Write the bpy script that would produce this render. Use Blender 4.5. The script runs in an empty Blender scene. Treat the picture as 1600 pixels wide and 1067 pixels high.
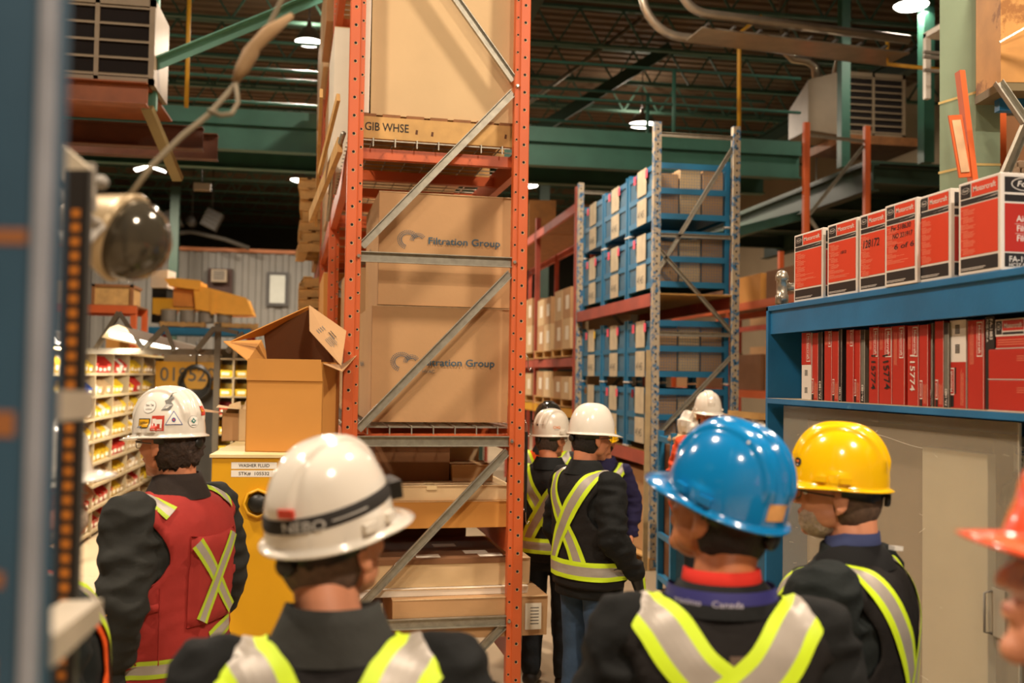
import bpy, math, random
from mathutils import Vector, Matrix, noise
from mathutils.bvhtree import BVHTree

# ------------------------------------------------------------------ camera
R = math.radians
FPX = 1556.0
CAMP = Vector((0.0, 0.0, 1.92))
YAW, PITCH, ROLL = R(9.6), R(1.97), R(0.9)
FW = Vector((math.sin(YAW)*math.cos(PITCH), math.cos(YAW)*math.cos(PITCH), math.sin(PITCH)))
RT0 = Vector((math.cos(YAW), -math.sin(YAW), 0))
UP0 = RT0.cross(FW)
RT = RT0*math.cos(ROLL) + UP0*math.sin(ROLL)
UP = UP0*math.cos(ROLL) - RT0*math.sin(ROLL)
SC = bpy.context.scene
COL = SC.collection
cam_d = bpy.data.cameras.new('camera')
cam = bpy.data.objects.new('camera', cam_d); COL.objects.link(cam)
cam.matrix_world = Matrix(((RT.x, UP.x, -FW.x, CAMP.x), (RT.y, UP.y, -FW.y, CAMP.y),
                           (RT.z, UP.z, -FW.z, CAMP.z), (0, 0, 0, 1)))
cam_d.sensor_width = 36.0; cam_d.lens = 35.0
cam_d.clip_start = 0.05; cam_d.clip_end = 200
cam_d.dof.use_dof = True; cam_d.dof.focus_distance = 4.4; cam_d.dof.aperture_fstop = 2.2
SC.camera = cam

# ------------------------------------------------------------------ world, exposure
W = bpy.data.worlds.new('world'); SC.world = W; W.use_nodes = True
W.node_tree.nodes['Background'].inputs[0].default_value = (1.0, 0.86, 0.70, 1)
W.node_tree.nodes['Background'].inputs[1].default_value = 0.12
vs = SC.view_settings
vs.view_transform = 'Standard'; vs.look = 'None'; vs.exposure = -0.1; vs.gamma = 1.0
vs.use_curve_mapping = False
LAMP = (1.0, 0.83, 0.66)

# ------------------------------------------------------------------ pixel helpers (measured from the photograph)
def ray(px, py):
    return (FW + RT*((px-800)/FPX) + UP*((533.5-py)/FPX))
def pix(px, py, d): return CAMP + ray(px, py)*d
def pixX(px, py, X):
    r = ray(px, py); return CAMP + r*((X-CAMP.x)/r.x)
def pixY(px, py, Y):
    r = ray(px, py); return CAMP + r*((Y-CAMP.y)/r.y)
def pixZ(px, py, Z):
    r = ray(px, py); return CAMP + r*((Z-CAMP.z)/r.z)

# ------------------------------------------------------------------ materials
def lin(c):
    return c/12.92 if c <= 0.04045 else ((c+0.055)/1.055)**2.4
def rgb(h, k=1.0):
    h = h.lstrip('#')
    return tuple(lin(int(h[i:i+2], 16)/255.0)*k for i in (0, 2, 4)) + (1,)
MATS = {}
def mat(name, col, rough=0.6, metal=0.0, var=0.12, vscale=6.0, bump=0.0, bscale=60.0, spec=0.5, coat=0.0,
        emit=0.0, alpha=1.0, trans=0.0, spots=None, sscale=8.0, sth=0.6):
    if name in MATS: return MATS[name]
    m = bpy.data.materials.new(name); m.use_nodes = True
    nt = m.node_tree; b = nt.nodes['Principled BSDF']; L = nt.links
    c = rgb(col) if isinstance(col, str) else tuple(col)+(1,)
    b.inputs['Base Color'].default_value = c
    b.inputs['Roughness'].default_value = rough
    b.inputs['Metallic'].default_value = metal
    b.inputs['Specular IOR Level'].default_value = spec
    b.inputs['Coat Weight'].default_value = coat
    b.inputs['Alpha'].default_value = alpha
    b.inputs['Transmission Weight'].default_value = trans
    if emit > 0:
        b.inputs['Emission Color'].default_value = c
        b.inputs['Emission Strength'].default_value = emit
    tc = None
    if var > 0 or bump > 0 or spots:
        tc = nt.nodes.new('ShaderNodeTexCoord')
    if var > 0 or spots:
        n = nt.nodes.new('ShaderNodeTexNoise'); n.inputs['Scale'].default_value = vscale
        n.inputs['Detail'].default_value = 5
        L.new(tc.outputs['Object'], n.inputs['Vector'])
        mr = nt.nodes.new('ShaderNodeMapRange')
        mr.inputs[1].default_value = 0.3; mr.inputs[2].default_value = 0.7
        mr.inputs[3].default_value = 1-var; mr.inputs[4].default_value = 1+var*0.6
        L.new(n.outputs['Fac'], mr.inputs[0])
        mx = nt.nodes.new('ShaderNodeVectorMath'); mx.operation = 'SCALE'
        mx.inputs[0].default_value = c[:3]
        L.new(mr.outputs[0], mx.inputs['Scale'])
        last = mx.outputs[0]
        if spots:
            n2 = nt.nodes.new('ShaderNodeTexNoise'); n2.inputs['Scale'].default_value = sscale
            n2.inputs['Detail'].default_value = 6; n2.inputs['Roughness'].default_value = 0.7
            L.new(tc.outputs['Object'], n2.inputs['Vector'])
            r2 = nt.nodes.new('ShaderNodeMapRange')
            r2.inputs[1].default_value = sth; r2.inputs[2].default_value = sth+0.06
            L.new(n2.outputs['Fac'], r2.inputs[0])
            m2 = nt.nodes.new('ShaderNodeMix'); m2.data_type = 'RGBA'
            L.new(r2.outputs[0], m2.inputs[0]); L.new(last, m2.inputs[6])
            m2.inputs[7].default_value = rgb(spots)
            last = m2.outputs[2]
        L.new(last, b.inputs['Base Color'])
    if bump > 0:
        n3 = nt.nodes.new('ShaderNodeTexNoise'); n3.inputs['Scale'].default_value = bscale
        n3.inputs['Detail'].default_value = 4
        L.new(tc.outputs['Object'], n3.inputs['Vector'])
        bp = nt.nodes.new('ShaderNodeBump'); bp.inputs['Strength'].default_value = bump
        bp.inputs['Distance'].default_value = 0.01
        L.new(n3.outputs['Fac'], bp.inputs['Height']); L.new(bp.outputs[0], b.inputs['Normal'])
    MATS[name] = m
    return m

ORANGE = mat('orange_rack_paint', '#C65C2C', 0.45, var=0.10, vscale=3, spots='#B8401A', sscale=14, sth=0.68)
ORANGE2 = mat('red_beam_paint', '#A84630', 0.55, var=0.25, vscale=2.5, spots='#C88868', sscale=5, sth=0.66)
DKRED = mat('dark_red_paint', '#8E2414', 0.5, var=0.15)
GALV = mat('galvanised_steel', '#A5A091', 0.42, 0.65, var=0.18, vscale=25)
GALVD = mat('dark_galvanised', '#6E6A60', 0.5, 0.5, var=0.2, vscale=25)
STEEL = mat('bright_steel', '#C4C0B4', 0.25, 0.9, var=0.1)
HOLE = mat('hole_black', '#120A08', 0.9, var=0)
CARD = mat('cardboard', '#B58D60', 0.8, var=0.07, vscale=3, bump=0.08, bscale=35)
CARDL = mat('pale_cardboard', '#C9AC80', 0.8, var=0.06, vscale=3, bump=0.05, bscale=35)
CARDO = mat('golden_cardboard', '#C68A3E', 0.8, var=0.06, vscale=3)
CARDD = mat('brown_cardboard', '#7A5332', 0.85, var=0.1, vscale=4)
CARDW = mat('white_cardboard', '#E6DDCB', 0.7, var=0.04)
EDGE = mat('torn_card_edge', '#D6B98C', 0.85, var=0.15, vscale=40)
WOOD = mat('pale_wood', '#C49A5C', 0.75, var=0.2, vscale=9)
WOODD = mat('brown_wood', '#8A5A30', 0.75, var=0.25, vscale=9)
TAPE = mat('packing_tape', '#C8B083', 0.3, var=0.05)
PAPER = mat('paper', '#E4DCC8', 0.7, var=0.08, vscale=12)
INKB = mat('blue_ink', '#2F5364', 0.7, var=0.05)
INKK = mat('black_ink', '#1C1814', 0.7, var=0)
INKG = mat('grey_ink', '#6B6860', 0.7, var=0)
BLUE = mat('blue_paint', '#1F6E9E', 0.45, var=0.2, vscale=4, bump=0.05, spots='#4E8DB0', sscale=9, sth=0.66)
BLUED = mat('worn_blue_paint', '#2E6C98', 0.5, var=0.15, vscale=4, spots='#B4A68C', sscale=16, sth=0.44)
BLUEB = mat('bin_blue', '#14709C', 0.5, var=0.15, vscale=5, spots='#5C8FA8', sscale=10, sth=0.66)
BLUEP = mat('bin_panel_blue', '#3F6C88', 0.6, var=0.2, vscale=7)
GREEN = mat('green_steel', '#2F5F50', 0.55, var=0.15, vscale=3)
GREEND = mat('dark_green_steel', '#223A2C', 0.6, var=0.15, vscale=3)
COLG = mat('sage_column_paint', '#8FA386', 0.6, var=0.08, vscale=5)
DECKM = mat('roof_deck_tan', '#5C4A36', 0.8, var=0.2, vscale=1.5)
BLACK = mat('black_plastic', '#15140F', 0.45, var=0.1)
BLACKM = mat('black_paint', '#1B1612', 0.5, var=0.15)
YEL = mat('yellow_paint', '#D9A010', 0.45, var=0.06, vscale=3)
YELB = mat('yellow_plastic', '#E3BE28', 0.45, var=0.05)
REDB = mat('red_plastic', '#C02A1C', 0.5, var=0.05)
WHT = mat('white_plastic', '#E9E4D8', 0.4, var=0.03)
CREAM = mat('cream_paint', '#DDC890', 0.6, var=0.06)
GREY = mat('grey_paint', '#8B857A', 0.55, var=0.1)
GREYD = mat('dark_grey_paint', '#3C3A36', 0.55, var=0.12)
BEIGE = mat('beige_metal', '#8C7D65', 0.55, var=0.08)
SHELFM = mat('tan_shelf_steel', '#A99878', 0.6, var=0.1)
PINK = mat('pink_note', '#F0566E', 0.6, var=0)
YNOTE = mat('yellow_note', '#E4BE30', 0.6, var=0)
LAMPG = mat('lamp_glow', (1.0, 0.93, 0.82), 0.5, var=0, emit=14)
TUBEG = mat('tube_glow', (1.0, 0.95, 0.84), 0.5, var=0, emit=7)

# ------------------------------------------------------------------ text cache
_TX = {}
def text_geo(s):
    if s in _TX: return _TX[s]
    cu = bpy.data.curves.new('t', 'FONT'); cu.body = s; cu.size = 1.0; cu.resolution_u = 3; cu.offset = 0.012
    ob = bpy.data.objects.new('t', cu); COL.objects.link(ob)
    bpy.context.view_layer.update()
    dg = bpy.context.evaluated_depsgraph_get()
    me = bpy.data.meshes.new_from_object(ob.evaluated_get(dg))
    v = [(p.co.x, p.co.y) for p in me.vertices]; f = [tuple(p.vertices) for p in me.polygons]
    w = max([a[0] for a in v] or [0])
    bpy.data.objects.remove(ob); bpy.data.curves.remove(cu); bpy.data.meshes.remove(me)
    _TX[s] = (v, f, w)
    return _TX[s]

# ------------------------------------------------------------------ mesh builder
class MB:
    def __init__(s, M=None):
        s.v = []; s.f = []; s.m = []; s.s = []; s.mats = []; s.M = M or Matrix.Identity(4)
    def mi(s, m):
        if m not in s.mats: s.mats.append(m)
        return s.mats.index(m)
    def add(s, m, vs, fs, smooth=False, M=None):
        MM = s.M @ M if M is not None else s.M
        o = len(s.v); s.v += [MM @ Vector(p) for p in vs]; k = s.mi(m)
        for f in fs: s.f.append([i+o for i in f]); s.m.append(k); s.s.append(smooth)
        return s
    def box(s, m, x0, y0, z0, x1, y1, z1, M=None):
        x0, x1 = min(x0, x1), max(x0, x1); y0, y1 = min(y0, y1), max(y0, y1); z0, z1 = min(z0, z1), max(z0, z1)
        vs = [(x, y, z) for z in (z0, z1) for y in (y0, y1) for x in (x0, x1)]
        return s.add(m, vs, [(0, 2, 3, 1), (4, 5, 7, 6), (0, 1, 5, 4), (2, 6, 7, 3), (0, 4, 6, 2), (1, 3, 7, 5)], False, M)
    def cbox(s, m, c, sz, M=None):
        return s.box(m, c[0]-sz[0]/2, c[1]-sz[1]/2, c[2]-sz[2]/2, c[0]+sz[0]/2, c[1]+sz[1]/2, c[2]+sz[2]/2, M)
    def beam(s, m, p, q, w, h, up=(0, 0, 1)):
        p = Vector(p); q = Vector(q); d = (q-p).normalized(); u = Vector(up)
        if abs(d.dot(u)) > 0.98: u = Vector((0, 1, 0))
        a = d.cross(u).normalized(); b = a.cross(d).normalized()
        vs = [c+a*(i*w/2)+b*(j*h/2) for c in (p, q) for j in (-1, 1) for i in (-1, 1)]
        return s.add(m, vs, [(0, 1, 3, 2), (4, 6, 7, 5), (0, 4, 5, 1), (2, 3, 7, 6), (0, 2, 6, 4), (1, 5, 7, 3)])
    def chan(s, m, p, q, w, d, t=0.004, face=(0, -1, 0)):
        """open C channel from p to q, web facing `face`"""
        p = Vector(p); q = Vector(q); a = (q-p).normalized(); f = Vector(face)
        f = (f-a*f.dot(a)).normalized(); b = a.cross(f).normalized()
        for e in (-1, 1):
            o = b*(e*(w/2-t/2))
            s.beam(m, p+o, q+o, t, d, up=f)
        o = -f*(d/2-t/2)
        s.beam(m, p+o, q+o, w, t, up=f)
        return s
    def tube(s, m, pts, r, n=8, cap=True, closed=False):
        pts = [Vector(p) for p in pts]; N = len(pts); vs = []; fs = []
        a = None
        for i, p in enumerate(pts):
            t = (pts[(i+1) % N]-pts[i-1]) if closed else (pts[min(i+1, N-1)]-pts[max(i-1, 0)])
            t.normalize()
            if a is None:
                a = t.orthogonal().normalized()
            a = (a-t*a.dot(t)).normalized(); b = t.cross(a)
            rr = r[i] if isinstance(r, (list, tuple)) else r
            for k in range(n):
                an = 2*math.pi*k/n
                vs.append(p+(a*math.cos(an)+b*math.sin(an))*rr)
        for i in range(N if closed else N-1):
            for k in range(n):
                j = (i+1) % N
                fs.append((i*n+k, i*n+(k+1) % n, j*n+(k+1) % n, j*n+k))
        if cap and not closed:
            fs.append(tuple(range(n-1, -1, -1))); fs.append(tuple((N-1)*n+k for k in range(n)))
        return s.add(m, vs, fs, True)
    def lathe(s, m, prof, n=24, M=None, smooth=True):
        vs = []; fs = []
        for r, z in prof:
            for k in range(n):
                a = 2*math.pi*k/n; vs.append((r*math.cos(a), r*math.sin(a), z))
        for i in range(len(prof)-1):
            for k in range(n):
                fs.append((i*n+k, i*n+(k+1) % n, (i+1)*n+(k+1) % n, (i+1)*n+k))
        fs.append(tuple(range(n-1, -1, -1))); fs.append(tuple((len(prof)-1)*n+k for k in range(n)))
        return s.add(m, vs, fs, smooth, M)
    def ell(s, m, c, r, n=16, k=10, M=None):
        vs = []; fs = []
        for i in range(k+1):
            e = -math.pi/2+math.pi*i/k
            for j in range(n):
                a = 2*math.pi*j/n
                vs.append((c[0]+r[0]*math.cos(e)*math.cos(a), c[1]+r[1]*math.cos(e)*math.sin(a), c[2]+r[2]*math.sin(e)))
        for i in range(k):
            for j in range(n):
                fs.append((i*n+j, i*n+(j+1) % n, (i+1)*n+(j+1) % n, (i+1)*n+j))
        return s.add(m, vs, fs, True, M)
    def caps(s, m, p, q, r0, r1, n=14):
        p = Vector(p); q = Vector(q); d = (q-p); L = d.length; d.normalize()
        pts = []; rs = []
        for i in range(5):
            e = math.pi/2*(1-i/4); pts.append(p-d*r0*math.sin(e)); rs.append(max(r0*math.cos(e), 1e-4))
        for i in range(5):
            e = math.pi/2*i/4; pts.append(q+d*r1*math.sin(e)); rs.append(max(r1*math.cos(e), 1e-4))
        return s.tube(m, pts, rs, n)
    def grid(s, m, rows, closed=False, smooth=True):
        n = len(rows[0]); vs = [p for r_ in rows for p in r_]; fs = []
        for i in range(len(rows)-1):
            for k in range(n if closed else n-1):
                fs.append((i*n+k, i*n+(k+1) % n, (i+1)*n+(k+1) % n, (i+1)*n+k))
        return s.add(m, vs, fs, smooth)
    def loft(s, m, rings, n=32, p=2.4):
        """rings (cx,cy,z,rx,ry) superellipse, closed ends"""
        rows = []
        for cx, cy, z, rx, ry in rings:
            row = []
            for k in range(n):
                a = 2*math.pi*k/n; c, q = math.cos(a), math.sin(a)
                row.append((cx+rx*math.copysign(abs(c)**(2/p), c), cy+ry*math.copysign(abs(q)**(2/p), q), z))
            rows.append(row)
        s.grid(m, rows, True)
        o = len(s.v)-len(rows)*n; k = s.mi(m)
        s.f.append(list(range(o+n-1, o-1, -1))); s.m.append(k); s.s.append(True)
        s.f.append(list(range(len(s.v)-n, len(s.v)))); s.m.append(k); s.s.append(True)
        return s
    # flat printing on a face: O origin, ux, uy directions, n normal
    def rect(s, m, fr, x0, y0, x1, y1, lay=1):
        O, ux, uy, nn = fr; o = O+nn*(0.0005*lay)
        return s.add(m, [o+ux*x+uy*y for x, y in ((x0, y0), (x1, y0), (x1, y1), (x0, y1))], [(0, 1, 2, 3)])
    def poly(s, m, fr, pts, lay=1):
        O, ux, uy, nn = fr; o = O+nn*(0.0005*lay)
        return s.add(m, [o+ux*x+uy*y for x, y in pts], [tuple(range(len(pts)))])
    def text(s, m, fr, t, x, y, h, lay=2, align='L', width=None, rot=0, shear=0):
        v, f, w = text_geo(t)
        if not v: return s
        O, ux, uy, nn = fr; o = O+nn*(0.0005*lay); k = h/0.7
        kx = k if width is None else width/max(w, 1e-6)
        off = {'L': 0, 'C': -w*kx/2, 'R': -w*kx}[align]
        cr, sr = math.cos(rot), math.sin(rot); vs = []
        for a, b in v:
            X = a*kx+off+shear*b*k; Y = b*k
            vs.append(o+ux*(x+X*cr-Y*sr)+uy*(y+X*sr+Y*cr))
        return s.add(m, vs, f)
    def mesh(s, name):
        me = bpy.data.meshes.new(name)
        me.from_pydata([tuple(p) for p in s.v], [], s.f)
        for m in s.mats: me.materials.append(m)
        me.polygons.foreach_set('material_index', s.m)
        me.polygons.foreach_set('use_smooth', s.s)
        me.update()
        return me
    def build(s, name, parent=None, bevel=0, world=True, solid=0, subd=0):
        """world=True: vertices are world coordinates"""
        if parent is None:
            lo = [min(p[i] for p in s.v) for i in range(3)]; hi = [max(p[i] for p in s.v) for i in range(3)]
            c = Vector(((lo[0]+hi[0])/2, (lo[1]+hi[1])/2, lo[2]))
            s.v = [Vector(p)-c for p in s.v]
            ob = bpy.data.objects.new(name, s.mesh(name)); ob.location = c
        else:
            if world:
                inv = WM[parent.name].inverted(); s.v = [inv @ Vector(p) for p in s.v]
            ob = bpy.data.objects.new(name, s.mesh(name)); ob.parent = parent
            WM[ob.name] = WM.get(parent.name, Matrix.Identity(4)).copy()
        COL.objects.link(ob)
        if parent is None: WM[ob.name] = Matrix.Translation(ob.location)
        if solid:
            md = ob.modifiers.new('solidify', 'SOLIDIFY'); md.thickness = solid; md.offset = -1
        if bevel:
            md = ob.modifiers.new('bevel', 'BEVEL'); md.width = bevel; md.segments = 2; md.limit_method = 'ANGLE'
        if subd:
            md = ob.modifiers.new('sub', 'SUBSURF'); md.levels = subd; md.render_levels = subd
        return ob
WM = {}
def thing(name, label, cat, loc=(0, 0, 0), rz=0.0, group=None):
    o = bpy.data.objects.new(name, None); COL.objects.link(o)
    o.location = loc; o.rotation_euler = (0, 0, rz)
    WM[o.name] = Matrix.Translation(Vector(loc)) @ Matrix.Rotation(rz, 4, 'Z')
    o.empty_display_size = 0.1
    o['label'] = label; o['category'] = cat
    if group: o['group'] = group
    return o
def tag(o, label, cat, group=None):
    o['label'] = label; o['category'] = cat
    if group: o['group'] = group
    return o
def struct(o): o['kind'] = 'structure'; return o
def dup(root, loc, rz, label, group=None):
    r = root.copy(); COL.objects.link(r); r.location = loc; r.rotation_euler = (0, 0, rz)
    r['label'] = label
    if group: r['group'] = group
    WM[r.name] = Matrix.Translation(Vector(loc)) @ Matrix.Rotation(rz, 4, 'Z')
    for ch in list(root.children):
        c = ch.copy(); COL.objects.link(c); c.parent = r
        for g in list(ch.children):
            d = g.copy(); COL.objects.link(d); d.parent = c
    return r
def V(*a): return Vector(a)
ORD = ['first', 'second', 'third', 'fourth', 'fifth', 'sixth', 'seventh', 'eighth', 'ninth', 'tenth', 'eleventh', 'twelfth',
       'thirteenth', 'fourteenth', 'fifteenth', 'sixteenth', 'seventeenth', 'eighteenth']
random.seed(7)
# ------------------------------------------------------------------ lamps of the hall and uplights added for the roof
def high_bay(x, y, z, r, power, label, glow=True, vis=True):
    t = thing('high_bay_lamp', label, 'lamp', (x, y, z), 0, 'lamps hanging from the roof')
    MB().lathe(GALVD, [(0.03, 0.34), (0.05, 0.26), (r*0.5, 0.20), (r, 0.02), (r, 0.0), (r*0.97, 0.0), (r*0.5, 0.17)], 20).build('reflector', t, world=False)
    MB().lathe(LAMPG, [(r*0.94, 0.012), (r*0.8, -0.02), (r*0.4, -0.05), (0.01, -0.06)], 20).build('lens', t, world=False)
    MB().tube(BLACKM, [(0, 0, 0.32), (0, 0, 8.31-z)], 0.012, 6).build('hanger', t, world=False)
    ld = bpy.data.lights.new('lamp_light', 'AREA'); ld.shape = 'DISK'; ld.size = 2*r; ld.energy = power; ld.color = LAMP
    lo = bpy.data.objects.new('lamp_light', ld); COL.objects.link(lo); lo.parent = t; lo.location = (0, 0, -0.075)
    pd = bpy.data.lights.new('uplight', 'POINT'); pd.energy = power*.07; pd.color = LAMP; pd.shadow_soft_size = .06   # point light added above the closed reflector to brighten the roof joists
    po = bpy.data.objects.new('uplight', pd); COL.objects.link(po); po.parent = t; po.location = (0, .12, .36)
    return t
LP = 1.0
for (x, y, z, r, p, lb) in [
    (-0.65, 16.1, 7.2, .23, 620, 'round white high bay lamp above the walkway, beside the tall orange rack'),
    (-1.3, 27.8, 7.2, .25, 520, 'small round high bay lamp far along the aisle beside stacked pallets'),
    (6.05, 19.9, 7.2, .30, 620, 'bright high bay lamp over the top of the blue rack upright'),
    (7.76, 12.7, 7.2, .25, 45, 'high bay lamp at the very top edge above the louvred heater'),
    (9.35, 18.7, 5.5, .15, 150, 'small low lamp glowing between the two tall orange rack posts'),
    (2.2, -1.6, 6.6, .24, 540, 'high bay lamp hanging behind the camera by the aisle'),
    (-2.6, 3.2, 7.2, .24, 430, 'high bay lamp out of view above the red vest'),
    (3.6, 3.6, 7.2, .24, 430, 'high bay lamp out of view above the filter cabinet'),
    (1.6, 9.4, 7.2, .24, 520, 'high bay lamp out of view above the open aisle'),
    (-6.5, 9.0, 7.2, .24, 420, 'high bay lamp out of view above the parts shelving'),
    (-2.0, -4.5, 7.2, .24, 430, 'high bay lamp hanging far behind the camera'),
    (5.0, 27.0, 7.2, .24, 430, 'high bay lamp over the farthest orange racks'),
]:
    high_bay(x, y, z, r, p*LP, lb)
# twin flood lamps far along the left aisle
for i, (x, y, lb) in enumerate([(-5.05, 26.9, 'paired square floodlight hanging over the far parts shelving')]):
    t = thing('floodlight', lb, 'lamp', (x, y, 7.15))
    for k, sx in enumerate((-.21, .21)):
        b = MB(Matrix.Translation((sx, 0, 0)) @ Matrix.Rotation(R(-18 if sx < 0 else 18), 4, 'Y'))
        b.box(GALVD, -.19, -.16, 0.0, .19, .16, .06); b.build('housing', t, world=False)
        b = MB(Matrix.Translation((sx, 0, 0)) @ Matrix.Rotation(R(-18 if sx < 0 else 18), 4, 'Y'))
        b.box(LAMPG, -.17, -.14, -.02, .17, .14, -.002); b.build('lens', t, world=False)
    MB().tube(BLACKM, [(0, 0, .03), (0, 0, 1.16)], 0.015, 6).build('hanger', t, world=False)
    ld = bpy.data.lights.new('lamp_light', 'AREA'); ld.size = .7; ld.energy = 850; ld.color = LAMP
    lo = bpy.data.objects.new('lamp_light', ld); COL.objects.link(lo); lo.parent = t; lo.location = (0, 0, -.12)

# ------------------------------------------------------------------ the hall
def floor_mat():
    m = mat('concrete', '#A8957A', 0.42, var=0.16, vscale=0.9, bump=0.04, bscale=30, spots='#8E7C62', sscale=2.3, sth=0.6)
    return m
def slab(name, m, x0, y0, z0, x1, y1, z1):
    return struct(MB().box(m, x0, y0, z0, x1, y1, z1).build(name))
slab('floor', floor_mat(), -22, -9, -.1, 12, 44, 0)
# ribbed steel roof deck
b = MB()
x = -22.0
zz = 8.3
pts = []
yy = -9.0
rows = [[], []]
while yy < 44:
    for (dy, dz) in ((0, 0), (.10, 0), (.13, .05), (.25, .05), (.28, 0)):
        rows[0].append((-22, yy+dy, zz+dz)); rows[1].append((12, yy+dy, zz+dz))
    yy += .30
b.grid(DECKM, rows, smooth=False)
b.box(DECKM, -22, -9, zz+.06, 12, 44, zz+.1)
struct(b.build('ceiling'))
WALLB = mat('beige_wall_panel', '#8C7B62', 0.75, var=0.08, vscale=1.0)
WALLD = mat('dark_wall_panel', '#3A3A30', 0.8, var=0.1, vscale=1.0)
WALLG = mat('grey_corrugated_wall', '#77756E', 0.6, var=0.1, vscale=1.5)
def ribbed(name, m, p, q, z0, z1, pitch=0.3, dep=0.04, th=0.1):
    p = V(*p, 0); q = V(*q, 0); d = q-p; L = d.length; d.normalize(); n = V(-d.y, d.x, 0)
    rows = [[], []]; s = 0.0
    while s < L:
        for (a, o) in ((0, 0), (.45, 0), (.55, 1), (.9, 1), (.99, 0)):
            c = p+d*min(s+a*pitch, L)+n*(dep*o)
            rows[0].append((c.x, c.y, z0)); rows[1].append((c.x, c.y, z1))
        s += pitch
    b = MB(); b.grid(m, rows, smooth=False)
    pts = [p-n*th, q-n*th, q, p]
    vs = [(a.x, a.y, z) for z in (z0, z1) for a in pts]
    b.add(m, vs, [(0, 1, 2, 3), (4, 5, 6, 7), (0, 1, 5, 4), (1, 2, 6, 5), (3, 0, 4, 7)])
    return struct(b.build(name))
ribbed('wall_right', WALLB, (12, 44), (12, -9), 0, 8.3, 0.5)
ribbed('wall_back', WALLD, (-22, 44), (12, 44), 0, 8.3, 0.5)
ribbed('wall_left', WALLD, (-22, -9), (-22, 44), 0, 8.3, 0.5)
slab('wall_front', WALLB, -22, -9.1, 0, 12, -9, 8.3)
# grey office block wall inside the hall
ribbed('wall_office', WALLG, (0.5, 33), (-16, 33), 0, 5.75, 0.42, 0.05)
MB().box(mat('orange_cap', '#A8683C', .6), -16, 32.85, 5.75, .5, 33.1, 5.86).build('trim_1')['kind'] = 'structure'
# office window frames
def win(idx, px0, py0, px1, py1):
    a = pixY(px0, py1, 32.9); c = pixY(px1, py0, 32.9)
    b = MB(); b.box(GREYD, a.x, 32.84, a.z, c.x, 32.95, c.z)
    w = b.build('window_%d' % idx); struct(w)
    g = MB(); g.box(mat('window_glow_pane', '#B9BDB4', .2, var=.05), a.x+.1, 32.82, a.z+.1, c.x-.1, 32.845, c.z-.1)  # plain pale grey pane without emission
    g.build('pane', w)
win(1, 416, 426, 451, 478)
a = pixY(324, 458, 32.7); c = pixY(363, 420, 32.7)
t = thing('window_air_conditioner', 'boxed air conditioner set in a dark opening of the grey office wall', 'air conditioner', (a.x, 32.8, a.z))
MB().box(mat('dark_brown_board', '#3A2218', .7), a.x, 32.7, a.z, c.x, 32.95, c.z).build('mounting_board', t)
b = MB(); b.box(BEIGE, a.x+.14, 32.4, a.z+.35, c.x-.14, 32.72, c.z-.06)
for k in range(5): b.box(GREYD, a.x+.2, 32.385, a.z+.42+k*.06, c.x-.2, 32.4, a.z+.45+k*.06)
b.build('cooling_unit', t)

# roof joists with open webs
def joist_mesh():
    b = MB(); x0, x1 = -22, 12; GJ = mat('joist_green', '#37594B', .6, var=.15)
    for z in (7.6, 8.24):
        b.box(GJ, x0, -.045, z, x1, .045, z+.05)
    n = 44; st = (x1-x0)/n
    for i in range(n):
        p = (x0+i*st, 0, 7.63); q = (x0+(i+.5)*st, 0, 8.25); r_ = (x0+(i+1)*st, 0, 7.63)
        b.beam(GJ, p, q, .03, .03); b.beam(GJ, q, r_, .03, .03)
    return b
j0 = joist_mesh().build('roof_joist')
JG = 'roof joists'
for i, Y in enumerate([0, 4, 8, 12, 14.5, 16.5, 18.5, 20.5, 22.5, 24.5, 26.5, 28.5, 30.5, 32.5, 34.5, 37, 40]):
    o = j0 if i == 0 else j0.copy()
    if i: COL.objects.link(o)
    o.location = (j0.location.x, Y, j0.location.z)
    tag(o, 'dark green open web joist under the roof deck, %s row back from the camera' % ORD[i], 'roof joist', JG)
# girders running along the hall and columns
for i, X in enumerate((-8.5, 2.6, 9.5)):
    b = MB(); b.box(GREEND, X-.1, -8.9, 7.25, X+.1, 43.9, 7.29); b.box(GREEND, X-.012, -8.9, 7.29, X+.012, 43.9, 7.56); b.box(GREEND, X-.1, -8.9, 7.56, X+.1, 43.9, 7.6)
    tag(b.build('roof_girder'), 'long dark green roof girder %s' % ('over the parts shelving', 'over the middle of the hall', 'over the far racks')[i], 'girder', 'roof girders')
def ibeam(b, m, p, q, w, h, t=.012, up=(0, 0, 1)):
    p = V(*p); q = V(*q); d = (q-p).normalized(); u = V(*up)
    if abs(d.dot(u)) > .98: u = V(0, 1, 0)
    a = d.cross(u).normalized(); n = a.cross(d).normalized()
    b.beam(m, p, q, t, h-2*t, up=n)
    for e in (-1, 1): b.beam(m, p+n*e*(h/2-t/2), q+n*e*(h/2-t/2), w, t, up=n)
    return b
cols = [(2.9, 21.5, GREEND, 'dark green steel column behind the walkway beside the blue rack'), (4.9, 24.5, GREEND, 'dark green steel column in the middle distance under the walkway'),
        (-4.9, 30.0, GREEND, 'dark green steel column in front of the grey office wall'), (7.4, 26.0, GREEND, 'dark green steel column far behind the railing')]
for X, Y, m, lb in cols:
    tag(ibeam(MB(), m, (X, Y, 0), (X, Y, 7.25), .25, .25, .016).build('steel_column'), lb, 'column', 'dark green columns')

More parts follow.
